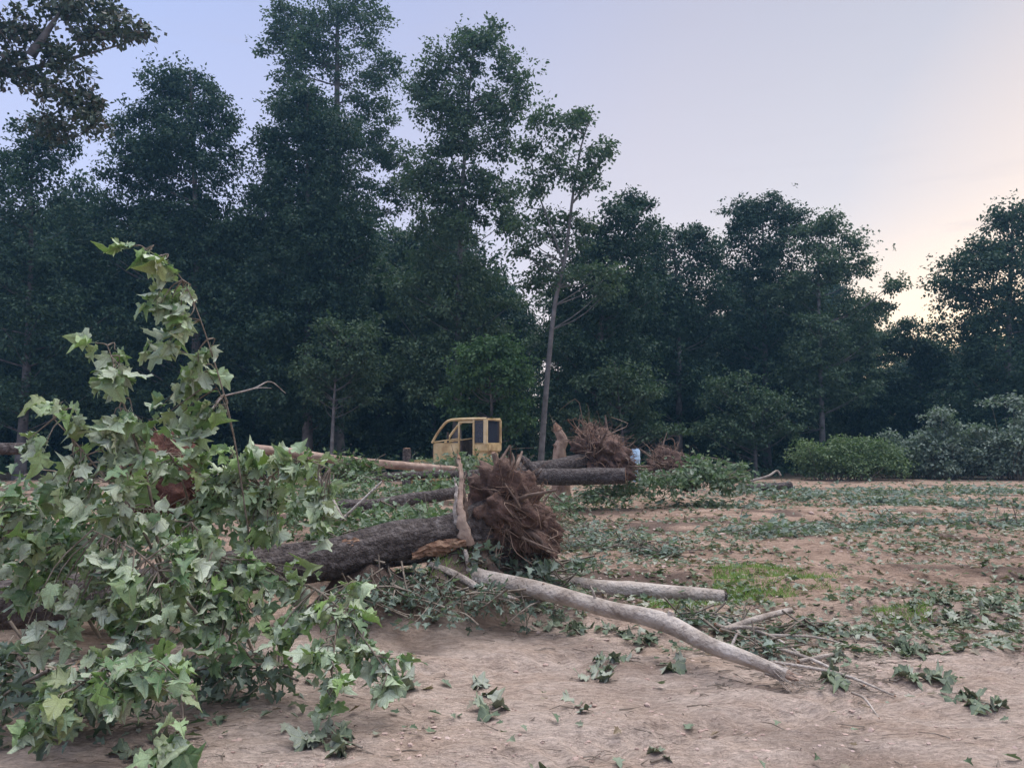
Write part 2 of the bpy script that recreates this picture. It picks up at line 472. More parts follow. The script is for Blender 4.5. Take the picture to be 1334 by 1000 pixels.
fine = mrange(n2.outputs[0], .32, .68, .62, 1.30)
mu = n.new('ShaderNodeVectorMath'); mu.operation = 'SCALE'; l.new(c0, mu.inputs[0]); l.new(fine, mu.inputs['Scale'])
l.new(mu.outputs[0], b.inputs['Base Color'])
b.inputs['Roughness'].default_value = 1.0; b.inputs['Specular IOR Level'].default_value = .1
bp = n.new('ShaderNodeBump'); bp.inputs['Strength'].default_value = 1.0; bp.inputs['Distance'].default_value = .06
l.new(n2.outputs[0], bp.inputs['Height'])
bp2 = n.new('ShaderNodeBump'); bp2.inputs['Strength'].default_value = .8; bp2.inputs['Distance'].default_value = .12
l.new(n1.outputs[0], bp2.inputs['Height']); l.new(bp.outputs[0], bp2.inputs['Normal']); l.new(bp2.outputs[0], b.inputs['Normal'])
ground = mk('ground', GV, GQ, m, smooth=True, colors=gcol)
tag(ground, 'bare reddish brown dirt of the cleared field', 'ground', kind='structure')

# ------------------------------------------------------------------ leaf templates and scattering
def half_leaf():
    """right half outline of a lobed leaf, base at origin, tip at (0,1)"""
    return np.array([(.03, .0), (.20, -.07), (.40, .00), (.37, .11), (.36, .20), (.50, .26), (.60, .44), (.47, .49), (.36, .54), (.33, .66), (.20, .76), (.10, .86)])

LEAF_MID = np.array([(0, .0), (0, .20), (0, .42), (0, .64), (0, 1.0)])

def leaf_sheet():
    hr = half_leaf()
    mid = LEAF_MID
    hl = hr * (-1, 1)
    V = np.vstack([mid, hr, hl])
    # which midrib vertex each outline vertex hangs on
    own = [0, 0, 0, 1, 1, 1, 2, 2, 2, 3, 3, 3]
    T = []
    for off, flip in ((5, False), (17, True)):
        for i in range(11):
            a, b_ = off + i, off + i + 1
            t = [(own[i], a, b_)]
            if own[i + 1] != own[i]:
                t = [(own[i], a, b_), (own[i], b_, own[i + 1])]
            T += [(q[0], q[2], q[1]) if flip else q for q in t]
        T.append((3, 4, off + 11) if flip else (3, off + 11, 4))
    return V, np.array(T)

SHV, SHT = leaf_sheet()

def leaf_mesh(seed):
    r = np.random.default_rng(seed)
    V = np.zeros((len(SHV), 3)); V[:, :2] = SHV
    V[:, :2] *= 1 + .13 * r.normal(size=(len(V), 2)) * (np.abs(V[:, :1]) > .05)
    V[:, 0] *= r.uniform(.62, 1.1)
    x, y = V[:, 0], V[:, 1]
    fold, curl, cup = r.uniform(-.3, 1.5), r.uniform(.1, 1.4), r.uniform(-.5, 1.2)
    V[:, 2] = fold * np.abs(x) * .7 - curl * y * y * .6 - cup * x * x + r.normal(0, .075, len(V)) * (np.abs(x) > .05) + r.uniform(-.3, .3) * x * y
    V[:, 2] += .06 * np.sin(9 * x + r.uniform(0, 6)) * np.sin(7 * y + r.uniform(0, 6))
    V2 = V.copy(); V2[:, 2] -= .008
    # petiole: thin strip bent back from the base
    me = bpy.data.meshes.new('leaf')
    nv = len(V)
    pet = np.array([(-.008, .02, 0), (.008, .02, 0), (.007, -.22, .05), (-.007, -.22, .05), (-.006, -.42, .12), (.006, -.42, .12)])
    allv = np.vstack([V, V2, pet])
    T2 = SHT[:, ::-1] + nv
    pf = np.array([(0, 1, 2), (0, 2, 3), (3, 2, 5), (3, 5, 4)]) + 2 * nv
    F = np.vstack([SHT, T2, pf])
    me.from_pydata(allv.tolist(), [], F.tolist())
    me.materials.append(M['ltop']); me.materials.append(M['lund'])
    me.polygons.foreach_set('material_index', np.array([0] * len(SHT) + [1] * (len(T2) + 4), np.int32))
    me.polygons.foreach_set('use_smooth', np.ones(len(F), bool))
    me.update()
    return me

LEAVES = [leaf_mesh(100 + i) for i in range(20)]

M['dtop'] = leaf_mat('dusty_leaf_upper', [(.09, .125, .08), (.14, .18, .12), (.19, .22, .165), (.11, .155, .085)], .6, .2, 'object', True, .25)
M['dund'] = leaf_mat('dusty_leaf_underside', [(.28, .31, .25), (.36, .38, .31), (.24, .28, .20)], .65, .2, 'object', True, .25)
DULL = []
for me_ in LEAVES:
    q_ = me_.copy(); q_.name = 'leaf'
    q_.materials[0] = M['dtop']; q_.materials[1] = M['dund']
    DULL.append(q_)

# joined leaves for everything further off
QUAD_V = np.array([(0, 0, 0), (.30, .42, .05), (0, 1, -.06), (-.30, .42, .05)])
QUAD_F = np.array([(0, 1, 2, 3)])
LOB_O = np.array([(0, 0), (.34, -.02), (.26, .18), (.56, .42), (.25, .5), (.2, .75), (0, 1), (-.2, .75), (-.25, .5), (-.56, .42), (-.26, .18), (-.34, -.02)])
LOB_V = np.vstack([[(0, .42, -.05)], np.c_[LOB_O, .10 * np.abs(LOB_O[:, 0]) - .12 * LOB_O[:, 1] ** 2]])
LOB_V = LOB_V * np.array([.72, 1, 2.2])
LOB_F = np.array([(0, 1 + i, 1 + (i + 1) % 12) for i in range(12)])

def basis(axis, nrm):
    a = unit(axis)
    nn = nrm - (nrm * a).sum(-1, keepdims=True) * a
    nn = unit(nn)
    s = np.cross(a, nn)
    return s, a, nn

def scatter(pos, axis, nrm, size, tv=QUAD_V, tf=QUAD_F):
    s, a, nn = basis(axis, nrm)
    size = np.broadcast_to(np.asarray(size, float), (len(pos),))
    wid = rng.uniform(.8, 1.25, len(pos))
    V = pos[:, None, :] + size[:, None, None] * (tv[None, :, 0, None] * wid[:, None, None] * s[:, None, :] + tv[None, :, 1, None] * a[:, None, :] + tv[None, :, 2, None] * nn[:, None, :])
    K = len(tv)
    F = tf[None] + (np.arange(len(pos)) * K)[:, None, None]
    return V.reshape(-1, 3), F.reshape(-1, tf.shape[1])

def in_ball(n, p=2.4):
    return rand_dirs(n) * (rng.uniform(0, 1, n) ** (1 / p))[:, None]

# ------------------------------------------------------------------ forest trees
def make_crown(clumps, per, cr, leaf, base):
    """leaf positions: clumps > little sprays > leaves"""
    nsp = max(3, int(per * .85) // 9)
    N = len(clumps)
    rad = cr * .74 * rng.uniform(.55, 1.45, N)
    sc = rng.normal(size=(N, nsp, 3)) * np.array([.55, .55, .36]) * rad[:, None, None]
    sc = np.clip(sc, -1.7 * rad[:, None, None], 1.7 * rad[:, None, None])
    sprays = (clumps[:, None, :] + sc).reshape(-1, 3)
    out = unit(sc.reshape(-1, 3) + 1e-4)
    k = 9
    pos = sprays[:, None, :] + rng.normal(size=(len(sprays), k, 3)) * np.array([.15, .15, .08]) * (0.6 + leaf * 2.2)
    pos = pos.reshape(-1, 3)
    o9 = np.repeat(out, k, 0)
    ax = unit(o9 * .7 + rng.normal(size=pos.shape) * .6 + np.array([0, 0, -.35]))
    nr_ = unit(np.array([0, 0, .8]) + rng.normal(size=pos.shape) * .55 + .3 * o9)
    return scatter(pos - base, ax, nr_, leaf * rng.uniform(.65, 1.25, len(pos)))

def tree(label, d, trunk, r0, blobs, leaf=.18, per=250, cr=.85, mat='tree', bark='forestbark', name='forest_tree', group='trees along the forest edge', forks=(), dens=1.0):
    tp = np.array([P(px, py, d) for px, py in trunk])
    tp[:, 1] += np.linspace(0, .6, len(tp)) * rng.normal()
    base = tp[0].copy()
    base[2] = float(gh(base[0], base[1])) - .12
    tp[0] = base
    root = thing(name, label, 'tree', tuple(base), 0, group)
    path = smooth_path(tp, 22)
    tt = np.linspace(0, 1, 22)
    rad = r0 * (1 - .86 * tt) * (1 + .5 * np.exp(-tt * 30))
    tv, tq = tube(path - base, rad, 9)
    parts = []
    skel = [path[3:]]
    for f in forks:
        fp = np.array([P(px, py, d) for px, py in f])
        fp[:, 1] = np.interp(fp[:, 2], tp[:, 2], tp[:, 1]) + np.linspace(0, rng.normal() * .8, len(fp))
        fpath = smooth_path(fp, 12)
        parts.append(tube(fpath - base, np.linspace(r0 * (.45 if mat == 'oak' else .34), .015, 12), 7))
        skel.append(fpath)
    s = d / FPX
    cl = []
    for bl in blobs:
        px, py, rx, ry, nn = bl
        c = P(px, py, d)
        c[1] = np.interp(c[2], tp[:, 2], tp[:, 1]) + rng.normal() * .25
        nn = max(2, int(round(nn * float(np.interp(py, [100, 360], [.70, 1.0])) * dens)))
        q = in_ball(nn) * np.array([rx * s, max(rx, 30) * s * .65, ry * s])
        cl.append(c + q)
    cl = np.vstack(cl)
    # limbs from the trunk out to the clumps
    skel = np.vstack(skel)
    for c in cl[rng.permutation(len(cl))[:70]]:
        dd = skel - c
        hz_ = np.linalg.norm(dd[:, :2], axis=1)
        p0 = skel[int(np.argmin(np.linalg.norm(dd, axis=1) + 1.2 * np.maximum(0, dd[:, 2] + .2 + .45 * hz_)))]
        hd = np.linalg.norm(c - p0)
        mid = p0 * .5 + c * .5 + np.array([0, 0, -.08 * hd]) + rng.normal(size=3) * .08
        ln = np.linalg.norm(c - p0)
        lp = smooth_path(np.array([p0, mid, c]), 6)
        rr = min(.010 + .008 * ln, r0 * .26)
        parts.append(tube(lp - base, np.linspace(rr, .008, 6), 5))
    mk('trunk', tv, tq, M[bark], root, True)
    V, Q = join(parts)
    stuff(mk('limbs', V, Q, M[bark], root, True))
    V, Q = make_crown(cl, per, cr, leaf, base)
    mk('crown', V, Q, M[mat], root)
    return root

GRP = 'trees along the forest edge'
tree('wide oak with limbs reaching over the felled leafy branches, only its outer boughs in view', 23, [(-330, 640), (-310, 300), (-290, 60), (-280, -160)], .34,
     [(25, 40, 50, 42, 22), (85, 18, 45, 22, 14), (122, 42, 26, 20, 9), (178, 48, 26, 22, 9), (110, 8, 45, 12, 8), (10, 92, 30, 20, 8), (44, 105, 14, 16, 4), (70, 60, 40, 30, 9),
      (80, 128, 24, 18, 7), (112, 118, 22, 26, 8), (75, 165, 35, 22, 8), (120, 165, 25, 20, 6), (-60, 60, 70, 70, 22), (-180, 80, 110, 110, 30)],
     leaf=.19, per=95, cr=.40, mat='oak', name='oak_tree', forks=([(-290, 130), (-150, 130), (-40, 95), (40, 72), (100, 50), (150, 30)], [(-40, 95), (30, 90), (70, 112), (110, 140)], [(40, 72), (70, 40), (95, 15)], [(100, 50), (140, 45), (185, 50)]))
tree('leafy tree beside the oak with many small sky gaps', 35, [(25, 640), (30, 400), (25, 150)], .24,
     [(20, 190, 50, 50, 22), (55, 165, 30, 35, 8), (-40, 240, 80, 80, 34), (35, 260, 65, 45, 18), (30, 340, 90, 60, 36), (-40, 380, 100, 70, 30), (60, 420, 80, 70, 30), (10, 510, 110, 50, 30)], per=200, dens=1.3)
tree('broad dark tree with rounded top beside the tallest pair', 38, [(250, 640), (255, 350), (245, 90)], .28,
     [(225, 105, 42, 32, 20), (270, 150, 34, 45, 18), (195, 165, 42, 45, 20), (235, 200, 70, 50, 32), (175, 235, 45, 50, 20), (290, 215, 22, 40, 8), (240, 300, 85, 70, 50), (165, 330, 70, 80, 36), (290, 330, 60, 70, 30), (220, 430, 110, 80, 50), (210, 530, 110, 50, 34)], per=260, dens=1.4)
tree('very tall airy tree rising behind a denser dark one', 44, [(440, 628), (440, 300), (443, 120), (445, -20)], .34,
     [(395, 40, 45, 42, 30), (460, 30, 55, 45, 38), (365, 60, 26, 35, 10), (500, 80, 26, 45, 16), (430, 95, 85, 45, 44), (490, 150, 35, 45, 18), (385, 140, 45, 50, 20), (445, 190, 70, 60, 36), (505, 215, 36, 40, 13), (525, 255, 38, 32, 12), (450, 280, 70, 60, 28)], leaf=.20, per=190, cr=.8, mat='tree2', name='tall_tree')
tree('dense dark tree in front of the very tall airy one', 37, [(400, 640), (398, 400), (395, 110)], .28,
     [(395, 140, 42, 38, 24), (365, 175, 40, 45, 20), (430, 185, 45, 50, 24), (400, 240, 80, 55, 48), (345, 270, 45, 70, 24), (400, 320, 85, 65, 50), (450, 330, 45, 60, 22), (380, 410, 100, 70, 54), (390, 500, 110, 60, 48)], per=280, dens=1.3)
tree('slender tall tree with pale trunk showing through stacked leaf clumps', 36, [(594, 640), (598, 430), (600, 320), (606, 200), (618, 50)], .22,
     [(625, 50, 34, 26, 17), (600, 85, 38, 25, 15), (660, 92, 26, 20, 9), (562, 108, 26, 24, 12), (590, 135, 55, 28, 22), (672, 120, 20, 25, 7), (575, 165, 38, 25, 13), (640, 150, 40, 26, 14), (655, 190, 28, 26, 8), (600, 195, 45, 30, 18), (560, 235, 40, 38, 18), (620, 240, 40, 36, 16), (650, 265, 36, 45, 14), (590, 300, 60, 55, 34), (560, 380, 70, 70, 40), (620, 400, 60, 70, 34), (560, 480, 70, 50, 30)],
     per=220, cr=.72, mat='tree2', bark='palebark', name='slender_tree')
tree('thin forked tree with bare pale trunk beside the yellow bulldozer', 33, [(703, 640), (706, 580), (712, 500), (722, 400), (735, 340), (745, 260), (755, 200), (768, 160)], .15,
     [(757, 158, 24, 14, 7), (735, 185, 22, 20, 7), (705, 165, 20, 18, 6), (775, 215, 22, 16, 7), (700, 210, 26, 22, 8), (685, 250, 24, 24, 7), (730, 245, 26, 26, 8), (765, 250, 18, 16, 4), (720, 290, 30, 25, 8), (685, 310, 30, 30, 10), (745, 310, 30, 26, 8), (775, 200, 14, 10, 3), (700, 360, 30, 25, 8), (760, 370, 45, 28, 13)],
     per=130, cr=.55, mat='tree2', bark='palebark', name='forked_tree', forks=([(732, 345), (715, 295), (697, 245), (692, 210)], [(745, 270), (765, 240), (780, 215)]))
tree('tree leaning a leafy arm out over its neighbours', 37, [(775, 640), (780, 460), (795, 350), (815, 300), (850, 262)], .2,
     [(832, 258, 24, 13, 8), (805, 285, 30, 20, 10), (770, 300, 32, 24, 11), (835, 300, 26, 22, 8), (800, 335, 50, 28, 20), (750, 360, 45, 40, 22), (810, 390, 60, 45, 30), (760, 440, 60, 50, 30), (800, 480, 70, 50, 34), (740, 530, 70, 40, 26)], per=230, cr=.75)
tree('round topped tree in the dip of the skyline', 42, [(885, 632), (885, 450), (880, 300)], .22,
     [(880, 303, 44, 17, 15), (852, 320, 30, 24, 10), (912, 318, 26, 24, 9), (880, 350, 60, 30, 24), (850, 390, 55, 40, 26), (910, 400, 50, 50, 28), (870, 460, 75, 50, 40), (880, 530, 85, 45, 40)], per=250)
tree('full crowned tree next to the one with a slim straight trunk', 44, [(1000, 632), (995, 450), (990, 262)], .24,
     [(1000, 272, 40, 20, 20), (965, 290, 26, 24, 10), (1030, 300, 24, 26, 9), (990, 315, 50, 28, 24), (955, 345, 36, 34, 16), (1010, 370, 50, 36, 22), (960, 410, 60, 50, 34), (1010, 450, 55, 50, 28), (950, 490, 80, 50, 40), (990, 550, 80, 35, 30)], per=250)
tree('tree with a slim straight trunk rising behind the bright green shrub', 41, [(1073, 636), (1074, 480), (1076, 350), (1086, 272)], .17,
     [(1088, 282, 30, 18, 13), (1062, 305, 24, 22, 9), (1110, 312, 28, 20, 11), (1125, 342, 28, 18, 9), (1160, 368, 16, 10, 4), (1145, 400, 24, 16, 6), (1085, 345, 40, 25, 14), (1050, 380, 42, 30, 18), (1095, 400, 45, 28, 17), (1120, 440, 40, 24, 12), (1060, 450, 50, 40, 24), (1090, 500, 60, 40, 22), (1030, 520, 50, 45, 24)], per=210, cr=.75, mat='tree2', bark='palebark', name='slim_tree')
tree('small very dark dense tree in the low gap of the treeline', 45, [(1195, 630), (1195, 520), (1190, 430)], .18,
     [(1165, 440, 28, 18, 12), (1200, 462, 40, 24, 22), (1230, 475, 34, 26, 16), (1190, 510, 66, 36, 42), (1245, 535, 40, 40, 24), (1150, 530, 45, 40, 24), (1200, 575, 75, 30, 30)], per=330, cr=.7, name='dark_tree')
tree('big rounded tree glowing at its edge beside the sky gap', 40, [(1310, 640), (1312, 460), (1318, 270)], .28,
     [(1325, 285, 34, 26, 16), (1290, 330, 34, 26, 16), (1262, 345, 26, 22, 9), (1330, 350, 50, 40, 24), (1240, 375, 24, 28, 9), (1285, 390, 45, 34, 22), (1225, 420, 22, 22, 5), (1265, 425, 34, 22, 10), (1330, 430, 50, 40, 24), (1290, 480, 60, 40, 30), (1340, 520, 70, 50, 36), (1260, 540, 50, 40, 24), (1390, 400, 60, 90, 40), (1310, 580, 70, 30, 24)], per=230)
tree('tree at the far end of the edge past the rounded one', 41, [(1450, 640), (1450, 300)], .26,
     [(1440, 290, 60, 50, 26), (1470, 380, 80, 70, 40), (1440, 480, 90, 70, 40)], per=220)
# low, drooping trees under the canopy
tree('drooping fresh green understory tree directly behind the bulldozer', 31, [(640, 640), (640, 520), (632, 440)], .09,
     [(618, 462, 26, 14, 8), (655, 452, 32, 12, 9), (640, 480, 50, 14, 14), (668, 500, 26, 12, 7), (610, 505, 34, 14, 9), (650, 525, 40, 14, 10), (605, 535, 36, 14, 10), (670, 550, 24, 12, 6)], leaf=.16, per=170, cr=.5, mat='treeunder', name='understory_tree')
tree('understory tree left of the bulldozer with a short pale trunk', 33, [(431, 640), (431, 560), (436, 430)], .13,
     [(440, 430, 50, 20, 12), (460, 470, 50, 26, 14), (410, 480, 50, 26, 12), (440, 510, 60, 22, 12)], leaf=.17, per=170, cr=.6, mat='tree2', bark='palebark', name='understory_tree')
tree('understory tree beside the bare forked trunk', 35, [(815, 640), (810, 560), (800, 470)], .11,
     [(790, 490, 50, 24, 12), (830, 520, 50, 26, 14), (780, 550, 50, 24, 12), (850, 560, 45, 26, 12)], leaf=.17, per=170, cr=.6, mat='tree2', name='understory_tree')
tree('understory tree in the shade near the root mound', 38, [(985, 640), (985, 560), (975, 480)], .11,
     [(960, 510, 50, 26, 14), (1000, 530, 46, 24, 12), (950, 560, 50, 26, 14), (1010, 570, 46, 20, 10)], leaf=.17, per=170, cr=.6, mat='tree2', bark='forestbark', name='understory_tree')

# deeper rows of the wood: copies of three plain trees
def copy_tree(src, loc, rz, sc, label=None, group=None):
    c = src.copy(); COL.objects.link(c)
    c.location = loc; c.rotation_euler = (0, 0, rz); c.scale = sc
    if label: c['label'] = label
    if group: c['group'] = group
    for ch in src.children:
        k = ch.copy(); COL.objects.link(k); k.parent = c
    return c

def generic(label, mat, seed):
    """a plain 14 m tree at the origin side of the wood"""
    d = 50
    s = FPX / d
    z = lambda h: 578 - (h - 1.6) * s
    bl = []
    for h, w, k in ((13, 1.5, 14), (11.5, 2.4, 24), (9.5, 3.0, 32), (7.2, 3.2, 32), (5.0, 3.3, 28), (3.0, 3.2, 22), (1.5, 3.0, 14)):
        bl.append((seed + rng.normal() * 8, z(h), w * s, 1.3 * s, k))
    return tree(label, d, [(seed, z(0)), (seed + 4, z(6)), (seed, z(12.5))], .2, bl, leaf=.24, per=170, cr=1.0, mat=mat, name='woodland_tree', group='trees deeper in the wood')

LB = 'shadowed woodland tree standing deeper behind the forest edge'
protos = [generic(LB, 'tree', 150), generic(LB, 'tree', 330), generic(LB, 'tree2', 520)]
topy = lambda px: np.interp(px, [-400, 0, 120, 330, 480, 560, 640, 700, 760, 860, 1100, 1140, 1230, 1300, 1700], [270, 270, 265, 275, 300, 290, 330, 420, 350, 365, 370, 450, 480, 430, 380])
for row, (d, step) in enumerate(((46, 3.6), (52, 3.8), (60, 4.4), (70, 6.0))):
    for xx in np.arange(-.95 * d, .95 * d, step):
        px = 667 + xx / d * FPX
        xj, yj = xx + rng.uniform(-1, 1), d + rng.uniform(-1.8, 1.8)
        h = 1.6 + (578 - topy(px) - rng.uniform(0, 60) + 20) / FPX * d
        h = max(h, 5.0)
        k = h / 14.0
        src = protos[rng.integers(3)]
        wsc = rng.uniform(.8, 1.1) * max(k, .75)
        copy_tree(src, (xj, yj, -.1), rng.uniform(0, 6.28), (wsc, wsc, k))

# shrubs along the foot of the wood
def shrub(label, d, blobs, leaf, per, cr, mat, name='shrub', group='shrubs at the foot of the trees', lob=False):
    base = P(blobs[0][0], 600, d); base[2] = float(gh(base[0], base[1])) - .03
    root = thing(name, label, 'shrub', tuple(base), 0, group)
    s = d / FPX
    cl = []
    for px, py, rx, ry, nn in blobs:
        c = P(px, py, d)
        cl.append(c + in_ball(nn) * np.array([rx * s, max(rx * .7, 18) * s, ry * s]))
        cl.append(c + np.c_[rng.uniform(-rx, rx, 5) * s, rng.uniform(-.6, .6, 5), (ry * rng.uniform(.7, 1.5, 5)) * s])
    cl = np.vstack(cl)
    cl[:, 2] = np.maximum(cl[:, 2], .15)
    st = []
    for c in cl[:60]:
        p0 = np.array([c[0] * .6 + base[0] * .4, c[1] * .6 + base[1] * .4, base[2]])
        st.append(tube(smooth_path(np.array([p0, (p0 + c) / 2 + rng.normal(size=3) * .1, c]), 5) - base, np.linspace(.02, .005, 5), 4))
    V, Q = join(st); stuff(mk('stems', V, Q, M['twig'], root, True))
    V, Q = make_crown(cl, per, cr, leaf, base)
    mk('foliage', V, Q, M[mat], root)
    return root

shrub('low bright green shrub with feathery foliage at the edge of the field', 34, [(1090, 598, 45, 14, 20), (1130, 600, 45, 14, 20), (1070, 606, 30, 12, 10), (1165, 606, 24, 12, 8), (1110, 608, 70, 10, 20), (1105, 584, 22, 8, 5), (1146, 588, 14, 8, 4), (1050, 600, 12, 8, 4)], .11, 200, .45, 'bright')
shrub('pale blue green bush between the bright shrub and the big grey bush', 36, [(1180, 588, 26, 16, 14), (1160, 598, 28, 14, 12), (1205, 598, 24, 16, 12)], .15, 150, .4, 'midgrey')
shrub('large grey green bush with broad leaves below the rounded tree', 35, [(1235, 570, 34, 22, 24), (1210, 592, 30, 18, 16), (1260, 590, 36, 24, 22), (1240, 606, 50, 10, 16)], .17, 150, .42, 'midgrey')
shrub('green bush next to the large grey green one, at the end of the field', 34, [(1315, 582, 40, 26, 26), (1345, 570, 45, 34, 24), (1300, 604, 40, 12, 14), (1380, 580, 60, 40, 26)], .16, 150, .42, 'midgrey')

# dark undergrowth on the forest floor
N = 26000
ux = rng.uniform(-48, 50, N); uy = rng.uniform(37.5, 62, N)
hh = 1.0 + 0.9 * fbm(ux * .3, uy * .3, 12)
pos = np.c_[ux, uy, gh(ux, uy) + rng.uniform(0, 1, N) * np.clip(hh, .2, 2.2)]
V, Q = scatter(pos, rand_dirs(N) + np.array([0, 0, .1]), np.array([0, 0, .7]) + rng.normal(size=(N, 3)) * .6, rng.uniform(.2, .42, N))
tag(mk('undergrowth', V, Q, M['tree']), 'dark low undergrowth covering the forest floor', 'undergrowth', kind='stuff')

# ------------------------------------------------------------------ logs
def bark_tube(path, rad, k=20, amp=.08, seed=1, flat=0):
    n_ = len(path)
    V, Q = tube(path, rad, k)
    ctr = np.repeat(path, k, 0)
    rr = np.repeat(rad, k)
    dirs = (V - ctr) / (rr[:, None] + 1e-9)
    ln = np.concatenate([[0], np.cumsum(np.linalg.norm(np.diff(path, axis=0), axis=1))])
    u = np.repeat(ln, k); w = np.tile(np.linspace(0, 2 * math.pi, k, endpoint=False), n_)
    f = fbm(u * 1.2 + seed * 7.7, np.cos(w) * 1.3 + seed, seed, 3) + fbm(u * 1.1 - seed, np.sin(w) * 1.3 + 4, seed + 3, 3)
    g = np.abs(vnoise(np.cos(w) * 5 + seed, np.sin(w) * 5 + u * 1.6, seed + 8)) + .7 * np.abs(vnoise(np.cos(w) * 9, np.sin(w) * 9 + u * 3, seed + 9))
    return V + dirs * (rr * amp * (.6 * f - g))[:, None], Q

def cap(path, rad, end, base, jag=0, k=20):
    """sawn or torn end face"""
    i = 0 if end == 0 else -1
    t, a, b_ = frames(path)
    th = np.linspace(0, 2 * math.pi, k, endpoint=False)
    sgn = -1 if end == 0 else 1
    rr = rad[i] * .96
    rings = [(1.0, .0), (.7, .5), (.35, .8)]
    V = []
    for f, hgt in rings:
        z = jag * hgt * rng.uniform(-.3, 1.2, k) if jag else np.full(k, .004 * hgt)
        V.append(path[i] + rr * f * (np.cos(th)[:, None] * a[i] + np.sin(th)[:, None] * b_[i]) + (sgn * z)[:, None] * t[i])
    V.append((path[i] + sgn * t[i] * (.005 + jag * .5))[None])
    V = np.vstack(V)
    Q = [(r_ * k + j, r_ * k + (j + 1) % k, (r_ + 1) * k + (j + 1) % k) for r_ in range(2) for j in range(k)]
    Q += [(r_ * k + j, (r_ + 1) * k + (j + 1) % k, (r_ + 1) * k + j) for r_ in range(2) for j in range(k)]
    Q += [(2 * k + j, 2 * k + (j + 1) % k, 3 * k) for j in range(k)]
    return V - base, np.array(Q)

def log(name, label, pts, radii, bark, cat='log', group=None, ends=(0.0, 0.0), amp=.12, seed=1, stubs=(), endmat='wood', k=20, fray=0):
    pts = np.array(pts, float)
    ln = np.linalg.norm(np.diff(pts, axis=0), axis=1).sum()
    n_ = int(np.clip(ln / .07, 14, 120))
    path = smooth_path(pts, n_)
    rad = np.interp(np.linspace(0, 1, n_), np.linspace(0, 1, len(radii)), radii)
    base = path[len(path) // 2].copy(); base[2] -= rad[len(path) // 2]
    root = thing(name, label, cat, tuple(base), 0, group)
    V, Q = bark_tube(path, rad, k, amp, seed)
    mk('bark', V - base, Q, M[bark], root, True)
    for e, jag in enumerate(ends):
        if jag is None: continue
        V, T = cap(path, rad, e, base, jag, k)
        mk('broken_end' if jag else 'cut_end', V, T, M[endmat], root)
    if fray:
        t_, a_, b_ = frames(path)
        fp = []
        for j in range(fray):
            th = rng.uniform(0, 6.28); q0 = path[-3] + rad[-3] * rng.uniform(.4, 1.02) * (math.cos(th) * a_[-3] + math.sin(th) * b_[-3])
            L = rng.uniform(.04, .26)
            dv = unit(t_[-1] + .35 * rng.normal(size=3) * np.array([1, 1, .4]))
            q2 = q0 + dv * L; q2[2] = max(q2[2] - .1 * L, float(gh(q2[0], q2[1])) + .006)
            r_ = rng.uniform(.0015, .006)
            fp.append(tube(smooth_path(np.array([q0 - dv * .05, (q0 + q2) / 2 + rng.normal(size=3) * .012, q2]), 6) - base, np.linspace(r_, r_ * .3, 6), 5))
        V, Q = join(fp)
        stuff(mk('splinters', V, Q, M[bark], root, True))
    for (t_, dirv, L, r_) in stubs:
        i = int(t_ * (n_ - 1))
        dv = unit(np.array(dirv, float))
        sp_ = smooth_path(np.array([path[i], path[i] + dv * L * .5 + rng.normal(size=3) * L * .06, path[i] + dv * L]), 8)
        V, Q = bark_tube(sp_, np.linspace(r_, r_ * .55, 8), 9, .1, seed + 3)
        so = mk('branch_stub', V - base, Q, M[bark], root, True)
        V, T = cap(sp_, np.linspace(r_, r_ * .55, 8), 1, base, L * .06, 9)
        mk('broken_tip', V, T, M[endmat], so)
    return root

def onground(px, py, r, d=None):
    """axis point of a log that lies on the ground at photo position px,py (its underside)"""
    p = G(px, py) if d is None else P(px, py, d)
    if d is None: p[2] = float(gh(p[0], p[1])) + r * .9
    return p

# two grey logs lying across the dirt
log('log', 'long grey log running from the root plate down to a frayed end in the dirt', [P(598, 738, 7.35), P(625, 752, 7.1), P(700, 768, 6.7), P(790, 792, 6.25), P(860, 808, 5.95), P(920, 838, 5.6), P(975, 858, 5.4), P(1025, 878, 5.25)],
    [.085, .082, .078, .074, .076, .064, .054, .036], 'greybark', group='logs on the dirt', ends=(.12, .10), seed=3, amp=.13, endmat='peeled', fray=46, 
    stubs=[(.60, (.3, -.2, .9), .10, .04), (.55, (.1, -.6, .5), .07, .035), (.10, (-.2, -.1, 1), .22, .035), (.66, (-.5, .3, .9), .07, .055), (.30, (.2, -.5, .8), .08, .022), (.42, (-.3, .2, .9), .16, .014), (.80, (.4, .3, .8), .14, .014)])
log('log', 'shorter grey log lying behind the long one, pointing at the grass patch', [onground(655, 774, .08), onground(700, 776, .09), onground(770, 776, .09), onground(850, 779, .085), onground(942, 780, .08)],
    [.085, .09, .088, .082], 'greybark', group='logs on the dirt', ends=(0.0, .06), seed=8, amp=.12, endmat='bark', fray=16,  stubs=[(.12, (.2, .2, 1), .1, .02)])
log('log', 'pale broken limb wedged under the root plate end of the trunk', [P(560, 735, 7.15), P(592, 748, 7.0), P(628, 768, 6.8), P(672, 780, 6.6)], [.03, .045, .035, .012], 'greybark', group='logs on the dirt', ends=(.05, .06), seed=12, amp=.2, fray=14, endmat='peeled')
log('branch', 'short forked grey branch lying beyond the frayed log end', [P(940, 820, 6.3), P(985, 806, 6.5), P(1030, 794, 6.8)], [.018, .03, .024], 'greybark', cat='branch', group='loose branches on the dirt', ends=(.03, .03), seed=14, stubs=[(.3, (-.6, -.6, .15), .35, .025), (.15, (.8, -.5, .1), .3, .02)])
